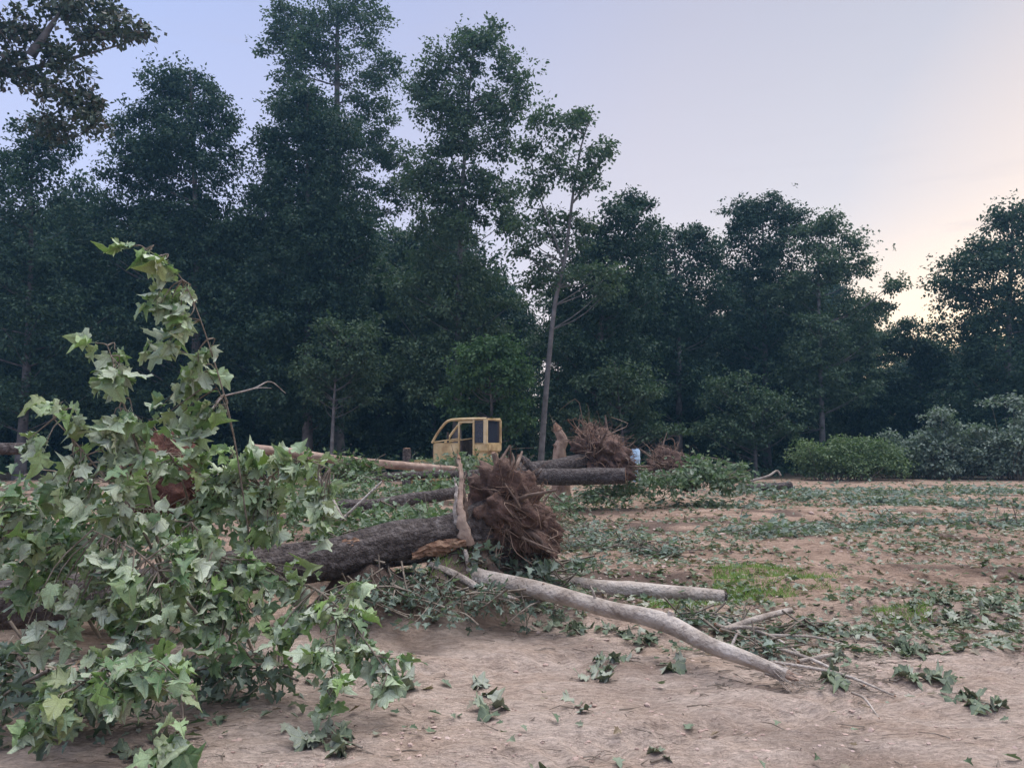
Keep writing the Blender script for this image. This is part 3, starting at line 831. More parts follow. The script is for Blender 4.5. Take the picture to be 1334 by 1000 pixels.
for i, (a, b_, r_) in enumerate((((985, 842), (1125, 892), .018), ((1000, 836), (1110, 838), .012), ((1010, 870), (1165, 905), .014), ((1040, 868), (1090, 850), .016), ((960, 822), (1060, 862), .015), ((930, 812), (985, 850), .014), ((1110, 905), (1145, 935), .009))):
    p, q = onground(*a, r_), onground(*b_, r_)
    md = (p + q) / 2 + np.array([rng.normal() * .04, rng.normal() * .04, .05])
    log('branch', ['grey splintered branch fanning out from the frayed log end'][0], [p + (0, 0, .05), md, q], [r_, r_ * .85, r_ * .5], 'greybark', cat='branch', group='splintered branches at the frayed log end', ends=(.02, .02), seed=20 + i, k=8)

# logs in the middle distance
log('log', 'long peeled log reaching from the leafy branches towards the bulldozer', [P(325, 584, 15.5), P(380, 590, 16), P(435, 598, 16.5), P(520, 606, 17.5), P(600, 613, 18.5)], [.095, .10, .095, .10, .10], 'peeled', group='logs in the clearing', ends=(0.0, 0.0), seed=31)
log('log', 'dark thin log just below the long peeled one', [P(440, 628, 15.5), P(500, 621, 16), P(560, 618, 16.5), P(640, 617, 17)], [.085, .09, .09, .08], 'bark', group='logs in the clearing', ends=(.05, 0.0), seed=33)
log('log', 'dark log half buried in leaves below the thin one', [P(400, 652, 12.5), P(470, 660, 12.2), P(540, 650, 12.6), P(600, 640, 13)], [.10, .12, .11, .1], 'bark', group='logs in the clearing', ends=(.05, .05), seed=35)
log('log', 'thick dark log with a clean cut end lying below the far root plate', [P(590, 622, 16.8), P(660, 620, 16.6), P(740, 621, 16.4), P(815, 619, 16.2)], [.16, .18, .19, .185], 'bark', group='logs in the clearing', ends=(.05, 0.0), seed=37)
log('log', 'dark log crossing the edge of the clearing at the leafy branches', [P(-120, 582, 12), P(-20, 584, 12.2), P(50, 584, 12.5)], [.10, .10, .09], 'bark', group='logs in the clearing', ends=(.05, .05), seed=39, amp=.15)
log('log', 'small dark log lying below the shaded trees at the field edge', [P(968, 636, 24), P(1005, 634, 24.2), P(1030, 632, 24.4)], [.13, .14, .12], 'bark', group='logs in the clearing', ends=(0.0, 0.0), seed=41)
log('branch', 'thin bent pale branch beside the small dark log', [P(978, 626, 25), P(1000, 620, 25), P(1012, 613, 25.2), P(1017, 619, 25.2)], [.04, .04, .035, .03], 'greybark', cat='branch', group='loose branches in the clearing', ends=(.03, .03), seed=43, k=8)
log('branch', 'curved bare branch sticking up against the dark trees', [P(290, 516, 11), P(330, 506, 11), P(352, 497, 11.1), P(372, 512, 11.2)], [.014, .012, .01, .004], 'greybark', cat='branch', group='loose branches in the clearing', ends=(.01, .01), seed=45, k=7, stubs=[(.35, (1, 0, .05), .28, .007), (.02, (-.6, -.1, -.75), 1.55, .016)])
log('branch', 'bare forked branch standing up out of the middle brush', [P(446, 676, 9), P(440, 664, 9), P(425, 635, 9.1), P(405, 605, 9.2)], [.03, .025, .02, .012], 'greybark', cat='branch', group='loose branches in the clearing', ends=(.02, .02), seed=47, k=8, stubs=[(.05, (.62, .1, .6), .62, .022)])
for lab, px, py0, py1, d, r_, bk in (('short dark stump standing in front of the trees left of the bulldozer', 530, 584, 612, 24, .13, 'bark'),):
    b0 = P(px, py1, d); b0[2] = float(gh(b0[0], b0[1])) - .05
    t0 = P(px, py0, d)
    log('stump', lab, [b0, (b0 + t0) / 2, t0], [r_ * 1.3, r_, r_], bk, cat='stump', ends=(None, .03), seed=51)

# ------------------------------------------------------------------ root plates
def ico(n=3):
    import bmesh
    bm = bmesh.new(); bmesh.ops.create_icosphere(bm, subdivisions=n, radius=1)
    V = np.array([v.co[:] for v in bm.verts]); F = np.array([[v.index for v in f.verts] for f in bm.faces]); bm.free()
    return V, F
ICO4, ICO2 = ico(5), ico(2)

def root_plate(root, base, c, axis, Rr, thick, soil, nbig=14, nsmall=300, seed=1, rootmat='root', up=0.0, rl=(.15, .45), fine=1.0):
    """soil disc with radiating roots; children of root"""
    axis = unit(np.array(axis, float))
    s = unit(np.cross(axis, [0, 0, 1.0])); u = np.cross(s, axis)
    V, F = ICO4
    nv = noise3(V * 2.1, seed, 4); n2_ = noise3(V * 6.0, seed + 3, 3)
    f = 1 + .42 * nv + .20 * n2_ + .08 * noise3(V * 16.0, seed + 6, 2)
    L = V * f[:, None] * np.array([Rr, Rr, thick])
    Wv = c + L[:, :1] * s + L[:, 1:2] * u + L[:, 2:3] * axis
    zmin = np.array(gh(Wv[:, 0], Wv[:, 1])) - .03
    Wv[:, 2] = np.maximum(Wv[:, 2], zmin)
    mk('soil_plate', Wv - base, F, M[soil], root, True)
    for i in range(nbig):
        a = 2 * math.pi * (i + rng.uniform(-.35, .35)) / nbig
        dr = math.cos(a) * s + math.sin(a) * u
        st = c + axis * rng.uniform(-.3, .3) * thick + dr * Rr * .35
        e1 = c + dr * Rr * rng.uniform(.9, 1.1) + axis * thick * rng.uniform(0, .9)
        e2 = e1 + unit(dr * .6 + axis * rng.uniform(.0, .9) + rng.normal(size=3) * .6) * Rr * rng.uniform(.15, .85)
        if e2[2] < gh(e2[0], e2[1]): e2[2] = float(gh(e2[0], e2[1])) + .02
        pa = smooth_path(np.array([st, (st + e1) / 2 + rng.normal(size=3) * .05 * Rr, e1, e2]), 12)
        r1 = Rr * rng.choice([.03, .05, .08, .12])
        V, Q = bark_tube(pa, np.linspace(r1, r1 * .2, 12), 8, .12, seed + i)
        mk('root', V - base, Q, M[rootmat], root, True)
    parts = []
    for i in range(nsmall):
        a = rng.uniform(0, 2 * math.pi)
        rr_ = math.sqrt(rng.uniform(.05, 1))
        dr = math.cos(a) * s + math.sin(a) * u
        side = rng.uniform(-.5, 1)
        st = c + dr * Rr * rr_ * .92 + axis * thick * side * math.sqrt(max(0, 1.0 - .8 * rr_ ** 2))
        dv = unit(dr * (.2 + rr_ * .8) + axis * (.9 - .5 * rr_) * (1 if side > 0 else -.4) + rng.normal(size=3) * .75 + np.array([0, 0, up]))
        L_ = rng.uniform(*rl) * (Rr / .5) * rng.uniform(.4, 1)
        b1, b2 = rng.normal(size=3) * .3 * L_, rng.normal(size=3) * .35 * L_ + np.array([0, 0, -.12 * L_])
        pa = smooth_path(np.array([st - dv * .06, st + dv * L_ * .35 + b1 * .5, st + dv * L_ * .7 + b1 + b2 * .4, st + dv * L_ + b2]), 8)
        pa[:, 2] = np.maximum(pa[:, 2], gh(pa[:, 0], pa[:, 1]) + .005)
        r1 = rng.choice([.0022, .0035, .005, .008], p=[.4, .3, .2, .1]) * (Rr / .5) * fine
        parts.append(tube(pa - base, np.linspace(r1, r1 * .3, 8), 4))
    V, Q = join(parts)
    stuff(mk('rootlets', V, Q, M['rootlet'], root, True))

# the uprooted tree in the foreground: trunk, torn bark, root plate
tp = [P(648, 682, 7.62), P(612, 690, 7.45), P(560, 702, 7.3), P(500, 712, 7.1), P(430, 726, 6.9), P(330, 742, 6.6), P(200, 765, 6.2), P(60, 785, 5.85), P(-140, 800, 5.5)]
path = smooth_path(np.array(tp), 110)
rad = np.interp(np.linspace(0, 1, 110), [0, .06, .13, .22, .45, .7, 1], [.36, .30, .235, .205, .195, .18, .16])
base = path[0].copy(); base[2] = float(gh(base[0], base[1]))
ut = thing('uprooted_tree', 'uprooted tree with dark furrowed trunk, torn orange wood and spiky root plate', 'fallen tree', tuple(base), 0, 'uprooted trees')
V, Q = bark_tube(path, rad, 44, .17, 5)
mk('trunk', V - base, Q, M['bark'], ut, True)
V, T = cap(path, rad, 1, base, .05, 20); mk('broken_end', V, T, M['wood'], ut)
# torn strip of bare wood on the near side of the trunk, lower half
def scar(i0, i1, a0, a1, nm='torn_wood', lift=1.0):
    t_, a_, b_ = frames(path)
    seg = np.arange(i0, i1)
    na = 9
    V = []
    for i in seg:
        f = (i - i0) / (i1 - 1 - i0)
        wdt = math.sin(math.pi * min(max(f, .06), .94)) ** .5
        mid = (a0 + a1) / 2 + .12 * math.sin(f * 11)
        for w in np.linspace(mid - (mid - a0) * wdt, mid + (a1 - mid) * wdt, na):
            edge = 1 - abs((w - mid) / ((a1 - a0) / 2 * wdt + 1e-6)) ** 4
            dv = np.array([0, -math.cos(w), math.sin(w)])
            dv = unit(dv - t_[i] * np.dot(dv, t_[i]))
            V.append(path[i] + dv * rad[i] * (lift * (.93 + .085 * edge) + .06 * rng.uniform(-1, 1) * edge + .03 * math.sin(w * 38 + i * .6) * edge))
    V = np.array(V)
    n_ = len(seg)
    Q = [(i * na + j, i * na + j + 1, (i + 1) * na + j + 1, (i + 1) * na + j) for i in range(n_ - 1) for j in range(na - 1)]
    return mk(nm, V - base, np.array(Q), M['wood'], ut, False)
scar(18, 36, -.85, -.02, lift=1.0)
scar(48, 54, .35, .9, lift=1.0)
# root flare: the buttress standing up beside the trunk foot
for pts_, r_, mt_ in (([P(608, 705, 7.3), P(602, 672, 7.22), P(599, 648, 7.25), P(602, 622, 7.3), P(598, 598, 7.38)], [.09, .040, .032, .028, .023], 'peeled'),
                 ([P(600, 690, 7.26), P(594, 660, 7.24), P(595, 636, 7.26), P(590, 622, 7.28)], [.05, .022, .016, .004], 'greybark'),
                 ([P(604, 690, 7.3), P(607, 655, 7.26), P(605, 630, 7.3), P(608, 612, 7.32)], [.05, .02, .015, .004], 'root'),
                 ([P(610, 700, 7.4), P(650, 690, 7.45), P(690, 700, 7.5), P(735, 738, 7.5)], [.14, .09, .05, .015], 'root'), ([P(615, 705, 7.4), P(635, 735, 7.3), P(665, 758, 7.2)], [.12, .06, .02], 'root'),
                 ([P(620, 680, 7.5), P(640, 645, 7.55), P(648, 622, 7.6), P(655, 604, 7.6)], [.10, .05, .04, .012], 'root')):
    pa = smooth_path(np.array(pts_), 26)
    pa += rng.normal(size=pa.shape) * .006
    V, Q = bark_tube(pa, np.interp(np.linspace(0, 1, 26), np.linspace(0, 1, len(r_)), r_), 12, .42, int(rng.integers(50, 90)))
    bo = mk('root_buttress', V - base, Q, M[mt_], ut, True)
    if r_[-1] > .02:
        rt_ = np.interp(np.linspace(0, 1, 26), np.linspace(0, 1, len(r_)), r_)
        V, T = cap(pa, rt_, 1, base, .10, 12); mk('broken_tip', V, T, M['wood'], bo)
root_plate(ut, base, P(660, 664, 7.66), (.75, -.15, .2), .42, .33, 'soil', 26, 800, 3, up=-.1, rl=(.10, .50))
root_plate(ut, base, P(700, 690, 7.75), (.7, -.3, .5), .25, .2, 'soil', 8, 450, 23, up=-.1, rl=(.15, .6))

# far root plates
def far_plate(label, px, py, d, axis, Rr, thick, soil, trunk=None, seed=1, nsmall=200, group='uprooted trees', up=.2, tr=.2, bark='bark'):
    c = P(px, py, d)
    base = np.array([c[0], c[1], float(gh(c[0], c[1]))])
    root = thing('uprooted_tree' if trunk else 'root_plate', label, 'fallen tree' if trunk else 'root plate', tuple(base), 0, group)
    root_plate(root, base, c, axis, Rr, thick, soil, 12, nsmall * 2, seed, up=up, fine=1.5)
    if trunk:
        pa = smooth_path(np.array(trunk), 50)
        r_ = np.linspace(tr * 1.25, tr * .8, 50); r_[0:8] *= np.linspace(1.25, 1.03, 8)
        V, Q = bark_tube(pa, r_, 24, .1, seed)
        mk('trunk', V - base, Q, M[bark], root, True)
        V, T = cap(pa, r_, 1, base, .04, 20); mk('broken_end', V, T, M['wood'], root)
    return root
far_plate('uprooted log with spiky reddish root plate standing behind the thick cut log', 785, 592, 18.5, (.55, -.3, .75), .78, .46, 'soil', [P(782, 594, 18.6), P(735, 606, 17.9), P(690, 610, 17.5), P(655, 612, 17.2)], 5, 260, tr=.17, up=.45)
far_plate('brown root plate with leafy boughs on both sides beyond the cut log', 876, 612, 20, (.4, -.4, .8), .62, .40, 'soil', None, 9, 200, group=None, up=.4)
far_plate('dark red soil root plate behind the leafy branches', 215, 618, 6.6, (.2, -.9, .1), .30, .22, 'redsoil', None, 13, 160, group=None, up=.3)
# broken snag beside the far root plate
b0 = P(731, 606, 19.5); b0[2] = float(gh(b0[0], b0[1])) - .05
log('snag', 'pale splintered snag standing beside the far root plate', [b0, P(730, 590, 19.5), P(733, 574, 19.5), P(727, 560, 19.5)], [.30, .20, .14, .11], 'peeled', cat='stump', ends=(None, .26), seed=71, amp=.34, fray=26, stubs=[(.40, (-.75, -.2, .45), .2, .08)])
log('snag', 'short broken root stub poking up behind the foreground root plate', [P(652, 626, 12), P(648, 605, 12), P(643, 590, 12)], [.08, .06, .04], 'root', cat='stump', ends=(.03, .04), seed=72, stubs=[(.0, (0, 0, -1), .58, .1)])
log('snag', 'stubby dark limb leaning up from the far logs', [P(700, 618, 16.4), P(686, 602, 16.4), P(676, 594, 16.4)], [.12, .09, .06], 'bark', cat='stump', ends=(.03, .05), seed=74)

# ------------------------------------------------------------------ bulldozer
def box(x0, x1, y0, y1, z0, z1, bev=.02, taper=0):
    import bmesh
    bm = bmesh.new()
    bmesh.ops.create_cube(bm, size=1)
    for v in bm.verts:
        v.co = ((x0 + x1) / 2 + v.co.x * (x1 - x0), (y0 + y1) / 2 + v.co.y * (y1 - y0) * (1 - taper * (v.co.z > 0)), (z0 + z1) / 2 + v.co.z * (z1 - z0))
    if bev: bmesh.ops.bevel(bm, geom=bm.edges[:], offset=bev, segments=2, affect='EDGES')
    bmesh.ops.triangulate(bm, faces=bm.faces)
    V = np.array([v.co[:] for v in bm.verts]); F = np.array([[v.index for v in f.verts] for f in bm.faces]); bm.free()
    return V, F
def tri(Q): return np.vstack([Q[:, [0, 1, 2]], Q[:, [0, 2, 3]]])
def tub(pts, r_, k=10, n_=None):
    pa = smooth_path(np.array(pts, float), n_ or len(pts) * 5)
    V, Q = tube(pa, np.full(len(pa), r_), k)
    return V, tri(Q)
bc = P(609, 600, 28); 
bz = thing('bulldozer', 'small faded yellow bulldozer with open cab frame parked behind the logs', 'bulldozer', (bc[0], bc[1], float(gh(bc[0], bc[1]))), R(155))
Y, ST_ = M['yellow'], M['steel']
def part(name, shapes, mat, parent=bz, smooth=False):
    V, F = join(shapes); return mk(name, V, F, mat, parent, smooth)
part('hood', [box(.08, 1.2, -.42, .42, .85, 1.66, .04)], Y)
for s_ in (-1, 1):
    part('side_panel', [box(.20, .95, s_ * .435 - .012, s_ * .435 + .012, .95, 1.5, .006)], M['yellow'])
    part('hood_rail', [tub([(1.2, s_ * .42, 1.68), (.7, s_ * .43, 1.74), (.05, s_ * .44, 1.82)], .022)], Y)
part('grille', [box(1.2, 1.24, -.36, .36, .95, 1.58, .01)] + [box(1.24, 1.26, -.34, .34, z_, z_ + .03, 0) for z_ in np.arange(1.0, 1.55, .08)], ST_)
part('chassis', [box(-1.05, 1.15, -.40, .40, .42, .86, .03)], ST_)
part('rear_tank', [box(-1.12, -.52, -.55, .55, 1.34, 1.66, .05), box(-1.0, -.55, -.5, .5, .86, 1.34, .03)], Y)
part('fender', [box(-1.1, 1.0, .42, 1.0, .84, .89, .01)], Y); part('fender', [box(-1.1, 1.0, -1.0, -.42, .84, .89, .01)], Y)
part('floor_plate', [box(-.52, .08, -.5, .5, .80, .90, .01)], ST_)
part('dashboard', [box(.02, .10, -.40, .40, .9, 1.75, .02)], ST_)
st_ = part('seat', [box(-.48, -.10, -.25, .25, 1.0, 1.22, .05), box(-.52, -.40, -.25, .25, 1.2, 1.62, .05)], M['rubber'])
part('canopy_roof', [box(-1.1, .45, -.55, .55, 2.44, 2.52, .03)], Y)
for s_ in (-1, 1):
    part('sweep_bar', [tub([(1.18, s_ * .5, 1.66), (.95, s_ * .52, 2.0), (.62, s_ * .54, 2.36), (.36, s_ * .55, 2.47), (-.2, s_ * .55, 2.50), (-1.05, s_ * .55, 2.50)], .045, 10, 40)], Y, smooth=True)
    part('rear_post', [box(-1.08, -.94, s_ * .55 - .06, s_ * .55 + .06, 1.6, 2.48, .02)], Y)
    part('mid_post', [box(-.58, -.51, s_ * .55 - .035, s_ * .55 + .035, 1.2, 2.46, .01)], Y)
    part('front_post', [box(.02, .08, s_ * .55 - .03, s_ * .55 + .03, 1.6, 2.40, .01)], Y)
    part('door_header', [box(-.55, .06, s_ * .55 - .03, s_ * .55 + .03, 2.36, 2.42, .01)], Y)
    part('side_window', [box(-.94, -.58, s_ * .55 - .008, s_ * .55 + .008, 1.66, 2.44, 0)], M['glass'])
    tk = []
    # track belt: rounded oval with grouser plates
    L_, rr_ = 1.05, .40
    oval = [(L_ + rr_ * math.sin(a), .42 + rr_ * math.cos(a)) for a in np.linspace(0, math.pi, 12)] + [(-L_ - rr_ * math.sin(a), .42 - rr_ * math.cos(a)) for a in np.linspace(0, math.pi, 12)]
    ov = np.array(oval + oval[:1])
    yc = s_ * .75
    cl_ = np.concatenate([[0], np.cumsum(np.linalg.norm(np.diff(ov, axis=0), axis=1))])
    for q in np.arange(0, cl_[-1], .16):
        xq, zq = np.interp(q, cl_, ov[:, 0]), np.interp(q, cl_, ov[:, 1])
        x2, z2 = np.interp(q + .02, cl_, ov[:, 0]), np.interp(q + .02, cl_, ov[:, 1])
        an = math.atan2(z2 - zq, x2 - xq)
        V, F = box(-.075, .075, yc - .2, yc + .2, -.02, .02, 0)
        V2, F2 = box(-.01, .01, yc - .2, yc + .2, .0, .055, 0)
        for V_, F_ in ((V, F), (V2, F2)):
            xr = V_[:, 0] * math.cos(an) - V_[:, 2] * math.sin(an) + xq
            zr = V_[:, 0] * math.sin(an) + V_[:, 2] * math.cos(an) + zq
            tk.append((np.c_[xr, V_[:, 1], zr], F_))
    tko = part('track', tk, ST_)
    wh = [tub([(xw, yc - .12, .42 if abs(xw) > .9 else .22), (xw, yc + .12, .42 if abs(xw) > .9 else .22)], .34 if abs(xw) > .9 else .15, 18, 2) for xw in (-1.05, -.6, -.2, .2, .6, 1.05)]
    V, F = join(wh); mk('roller', V, F, ST_, tko, True)
    part('push_arm', [box(-.2, 1.75, s_ * 1.03 - .06, s_ * 1.03 + .06, .35, .5, .02)], Y)
part('rear_screen', [box(-1.03, -1.015, -.49, .49, 1.66, 2.44, 0)], M['glass'])
bl_ = []
for j in range(7):
    a0 = -.6 + j * .2
    bl_.append(box(1.75 + .12 * a0 ** 2, 1.83 + .12 * a0 ** 2, -1.3, 1.3, .06 + j * .14, .06 + (j + 1) * .14 + .004, 0))
part('blade', bl_, Y)
part('exhaust', [tub([(.75, .12, 1.6), (.75, .12, 2.05)], .04)], ST_)

# pale blue drum glimpsed behind the root plate
b0 = P(826, 594, 26); b0[2] = float(gh(b0[0], b0[1]))
dr_ = thing('plastic_drum', 'pale blue plastic drum half hidden behind the far root plate', 'drum', tuple(b0))
hgt = P(826, 585, 26)[2] - b0[2]
pr = np.array([(0, .19), (.03, .20), (hgt * .3, .20), (hgt * .32, .21), (hgt * .36, .21), (hgt * .38, .20), (hgt * .66, .20), (hgt * .68, .21), (hgt * .72, .21), (hgt * .74, .20), (hgt - .03, .20), (hgt, .175)])
V, Q = tube(np.c_[np.zeros(12), np.zeros(12), pr[:, 0]], pr[:, 1], 24)
V, F = join([(V, tri(Q)), (np.vstack([V[-24:] - (0, 0, .01), [[0, 0, hgt - .01]]]), np.array([(j, (j + 1) % 24, 24) for j in range(24)]))])
mk('body', V, F, M['blue'], dr_, True)
V, F = tub([(.12, .05, hgt - .02), (.12, .05, hgt + .035)], .04, 10, 2); mk('bung', V, F, M['blue'], dr_)

# ------------------------------------------------------------------ leafy branches (near): every leaf its own object
def place_leaf(root, base, pos, axis, nrm, size, pool=None):
    s_, a_, n_ = basis(np.array(axis)[None], np.array(nrm)[None])
    m_ = Matrix(((*s_[0],), (*a_[0],), (*n_[0],))).transposed()
    o = bpy.data.objects.new('leaf', (pool or LEAVES)[rng.integers(len(LEAVES))])
    COL.objects.link(o)
    o.parent = root
    o.matrix_local = Matrix.Translation(Vector(pos - base)) @ (m_ * size).to_4x4()
    return o

def leafy(label, stems, blobs, size=(.055, .14), group='leafy branches of the felled crown', name='leafy_branch', flip=.45, wind=(-.25, 0, 0), stem_r=.011, ground_stop=True, per=4):
    sp_ = [smooth_path(np.array([P(*q) for q in st]), 24) for st in stems]
    base = sp_[0][0].copy()
    root = thing(name, label, 'branch', tuple(base), 0, group)
    parts = []
    for k_, pa in enumerate(sp_):
        r_ = stem_r if k_ == 0 else stem_r * .65
        parts.append(tube(pa - base, np.linspace(r_, r_ * .25, len(pa)), 7))
    allp = np.vstack(sp_)
    for px, py, d, rx, ry, nn in blobs:
        s_ = d / FPX
        c = P(px, py - 4, d)
        ncl = max(1, int(round(nn * 1.25 / per)))
        cen = c + in_ball(ncl, 2.0) * np.array([rx * s_, max(.10, min(rx, ry) * s_ * .8), ry * s_])
        for q in cen:
            if ground_stop:
                q[2] = max(q[2], float(gh(q[0], q[1])) + .06)
            i = int(np.argmin(((allp - q) ** 2).sum(1) + .15 * np.clip(q[2] - allp[:, 2], -1, 1)))
            a = allp[i]
            ln = np.linalg.norm(q - a)
            pa = smooth_path(np.array([a, a * .5 + q * .5 + np.array([0, 0, .10 * ln]) + rng.normal(size=3) * .02, q]), 7)
            parts.append(tube(pa - base, np.linspace(.0055, .002, 7), 5))
            tw = unit(q - a + 1e-5)
            for j in range(per):
                f = 1 - .18 * j * rng.uniform(.4, 1.2)
                p0 = a + (q - a) * max(f, .35) + np.array([0, 0, .10 * ln * 4 * f * (1 - f) * .5])
                az = rng.normal(size=3); az -= tw * np.dot(az, tw)
                ax = unit(unit(az) * .75 + tw * .5 + np.array([0, 0, -.55]) + np.array(wind))
                nv = unit(np.array([0, -.35, .75]) + rng.normal(size=3) * .55)
                if rng.uniform() < flip: nv = -nv
                sz = rng.triangular(size[0], size[0] * .55 + size[1] * .45, size[1])
                p1 = p0 + ax * .40 * sz
                tip = p1 + ax * sz
                if ground_stop:
                    g_ = float(gh(tip[0], tip[1])) + .02
                    if tip[2] < g_:
                        ax = unit(np.array([ax[0], ax[1], (g_ - p1[2]) / sz]))
                    p1[2] = max(p1[2], float(gh(p1[0], p1[1])) + .02)
                place_leaf(root, base, p1, ax, nv, sz)
    V, Q = join(parts)
    mk('stem', V, Q, M['twig'], root, True)
    return root

leafy('tall upright leafy shoot, the highest of the felled branches', [[(345, 800, 5.6), (325, 700, 5.2), (305, 570, 4.9), (282, 480, 4.75), (250, 388, 4.65), (222, 345, 4.6), (190, 325, 4.55)], [(305, 570, 4.9), (290, 520, 4.85), (262, 470, 4.8)]],
      [(165, 323, 4.52, 10, 3, 4), (195, 334, 4.55, 12, 6, 6), (218, 350, 4.6, 12, 8, 6), (240, 380, 4.64, 10, 10, 5), (270, 450, 4.72, 8, 14, 4), (200, 400, 4.6, 14, 14, 8), (228, 395, 4.62, 18, 14, 10), (245, 415, 4.65, 14, 16, 8), (200, 455, 4.7, 12, 20, 8), (225, 445, 4.7, 18, 10, 8), (250, 475, 4.75, 18, 16, 10), (255, 510, 4.8, 16, 14, 8), (285, 535, 4.85, 14, 16, 8), (240, 560, 4.8, 26, 18, 10), (210, 545, 4.75, 14, 14, 5), (278, 480, 4.8, 6, 14, 3)], size=(.07, .15), flip=.6, wind=(-.45, 0, -.1), stem_r=.007)
leafy('slim leafy shoot with a drooping tuft, second highest of the felled branches', [[(215, 780, 4.9), (195, 640, 4.6), (165, 540, 4.5), (150, 480, 4.45), (140, 450, 4.45)]],
      [(138, 455, 4.45, 16, 10, 8), (150, 485, 4.45, 12, 18, 10), (140, 510, 4.45, 10, 12, 4), (170, 545, 4.5, 20, 14, 10), (150, 570, 4.5, 22, 16, 12), (185, 590, 4.55, 20, 18, 10)], size=(.09, .145), flip=.55, wind=(-.4, 0, -.1))
leafy('pale leafy branch spreading sideways below the two upright shoots', [[(230, 790, 4.8), (180, 680, 4.5), (110, 590, 4.35), (70, 545, 4.3)]],
      [(78, 525, 4.3, 18, 5, 5), (92, 545, 4.3, 20, 10, 8), (55, 580, 4.3, 24, 10, 8), (105, 590, 4.35, 30, 16, 14), (155, 622, 4.4, 32, 18, 16), (90, 645, 4.35, 46, 22, 26), (170, 680, 4.45, 40, 26, 24)], flip=.6, wind=(-.4, 0, -.05))
leafy('pale leafy branch spilling over the edge of the heap beside the dark trunk', [[(130, 830, 4.9), (70, 740, 4.5), (10, 690, 4.3), (-50, 660, 4.2)]],
      [(20, 665, 4.3, 36, 18, 18), (-40, 670, 4.2, 40, 30, 20), (15, 700, 4.3, 40, 30, 30), (80, 720, 4.4, 44, 30, 32), (-40, 720, 4.2, 40, 40, 26), (30, 770, 4.4, 46, 24, 26), (0, 632, 4.35, 26, 8, 5)], flip=.55)
leafy('leafy branch with many pale undersides in the middle of the heap', [[(300, 850, 5.0), (240, 780, 4.6), (180, 720, 4.35), (120, 690, 4.25)]],
      [(150, 740, 4.3, 46, 34, 34), (110, 800, 4.3, 50, 30, 32), (190, 790, 4.35, 40, 36, 32), (230, 730, 4.5, 30, 40, 24), (60, 830, 4.25, 36, 20, 16), (170, 850, 4.25, 40, 26, 26)], flip=.5)
leafy('low drooping branch of olive green leaves almost touching the bare dirt', [[(200, 830, 4.5), (170, 850, 4.2), (120, 880, 4.0), (60, 925, 3.95)]],
      [(140, 880, 4.0, 44, 24, 26), (90, 905, 3.95, 36, 24, 22), (60, 940, 3.95, 20, 16, 10), (200, 880, 4.05, 34, 24, 20), (165, 910, 4.0, 36, 14, 10), (228, 905, 4.0, 14, 20, 6)], flip=.12, size=(.08, .13))
leafy('hanging olive green leaf tuft at the lowest tip of the heap', [[(215, 850, 4.25), (235, 900, 4.0), (238, 950, 3.88), (230, 975, 3.82)]],
      [(232, 965, 3.84, 16, 14, 7), (226, 985, 3.80, 14, 10, 6), (238, 940, 3.9, 8, 10, 3)], flip=.1, size=(.09, .13), stem_r=.008)
leafy('green leafy branch arching over the dark trunk', [[(310, 820, 6.2), (320, 700, 5.7), (345, 630, 5.4), (390, 600, 5.2), (430, 610, 5.1)]],
      [(330, 605, 5.3, 34, 14, 20), (390, 605, 5.2, 36, 18, 24), (300, 625, 5.4, 36, 22, 24), (350, 645, 5.3, 44, 24, 34), (415, 640, 5.1, 26, 26, 18), (280, 660, 5.3, 36, 26, 26), (340, 690, 5.3, 46, 26, 34), (420, 700, 5.05, 20, 26, 14)], flip=.5)
leafy('deep green leafy branch lying against the trunk in the heart of the heap', [[(330, 850, 5.6), (300, 780, 5.2), (280, 720, 5.0), (250, 680, 4.9)]],
      [(270, 710, 4.95, 40, 28, 30), (320, 740, 4.95, 44, 28, 32), (260, 770, 4.85, 44, 28, 32), (320, 800, 4.85, 50, 26, 34), (380, 760, 4.95, 34, 28, 24), (240, 820, 4.7, 34, 26, 24), (300, 840, 4.75, 50, 20, 26)], flip=.45)
leafy('leafy branch trailing from the heap down onto the bare dirt', [[(330, 780, 5.2), (390, 760, 5.0), (440, 790, 4.8), (480, 840, 4.65), (510, 885, 4.6)], [(440, 790, 4.8), (435, 850, 4.55), (430, 910, 4.4)]],
      [(400, 800, 4.8, 34, 26, 26), (450, 800, 4.8, 28, 24, 20), (470, 840, 4.7, 30, 22, 22), (420, 850, 4.6, 30, 24, 20), (435, 885, 4.45, 20, 20, 14), (500, 870, 4.65, 24, 22, 16), (510, 898, 4.6, 16, 10, 8), (370, 840, 4.75, 26, 20, 14), (470, 770, 5.0, 16, 24, 10), (430, 920, 4.4, 16, 10, 6)], flip=.55, wind=(.05, 0, -.2))
leafy('small leafy shoot poking up between the trunk and the upright shoots', [[(260, 800, 5.9), (250, 680, 5.5), (235, 620, 5.3), (220, 590, 5.2)], [(250, 680, 5.5), (280, 640, 5.4), (295, 600, 5.3)]],
      [(215, 600, 5.2, 24, 14, 12), (240, 610, 5.3, 26, 16, 14), (190, 640, 5.2, 24, 16, 10), (290, 590, 5.3, 20, 14, 8), (260, 580, 5.3, 14, 16, 5), (220, 690, 5.3, 30, 20, 12)], flip=.4)

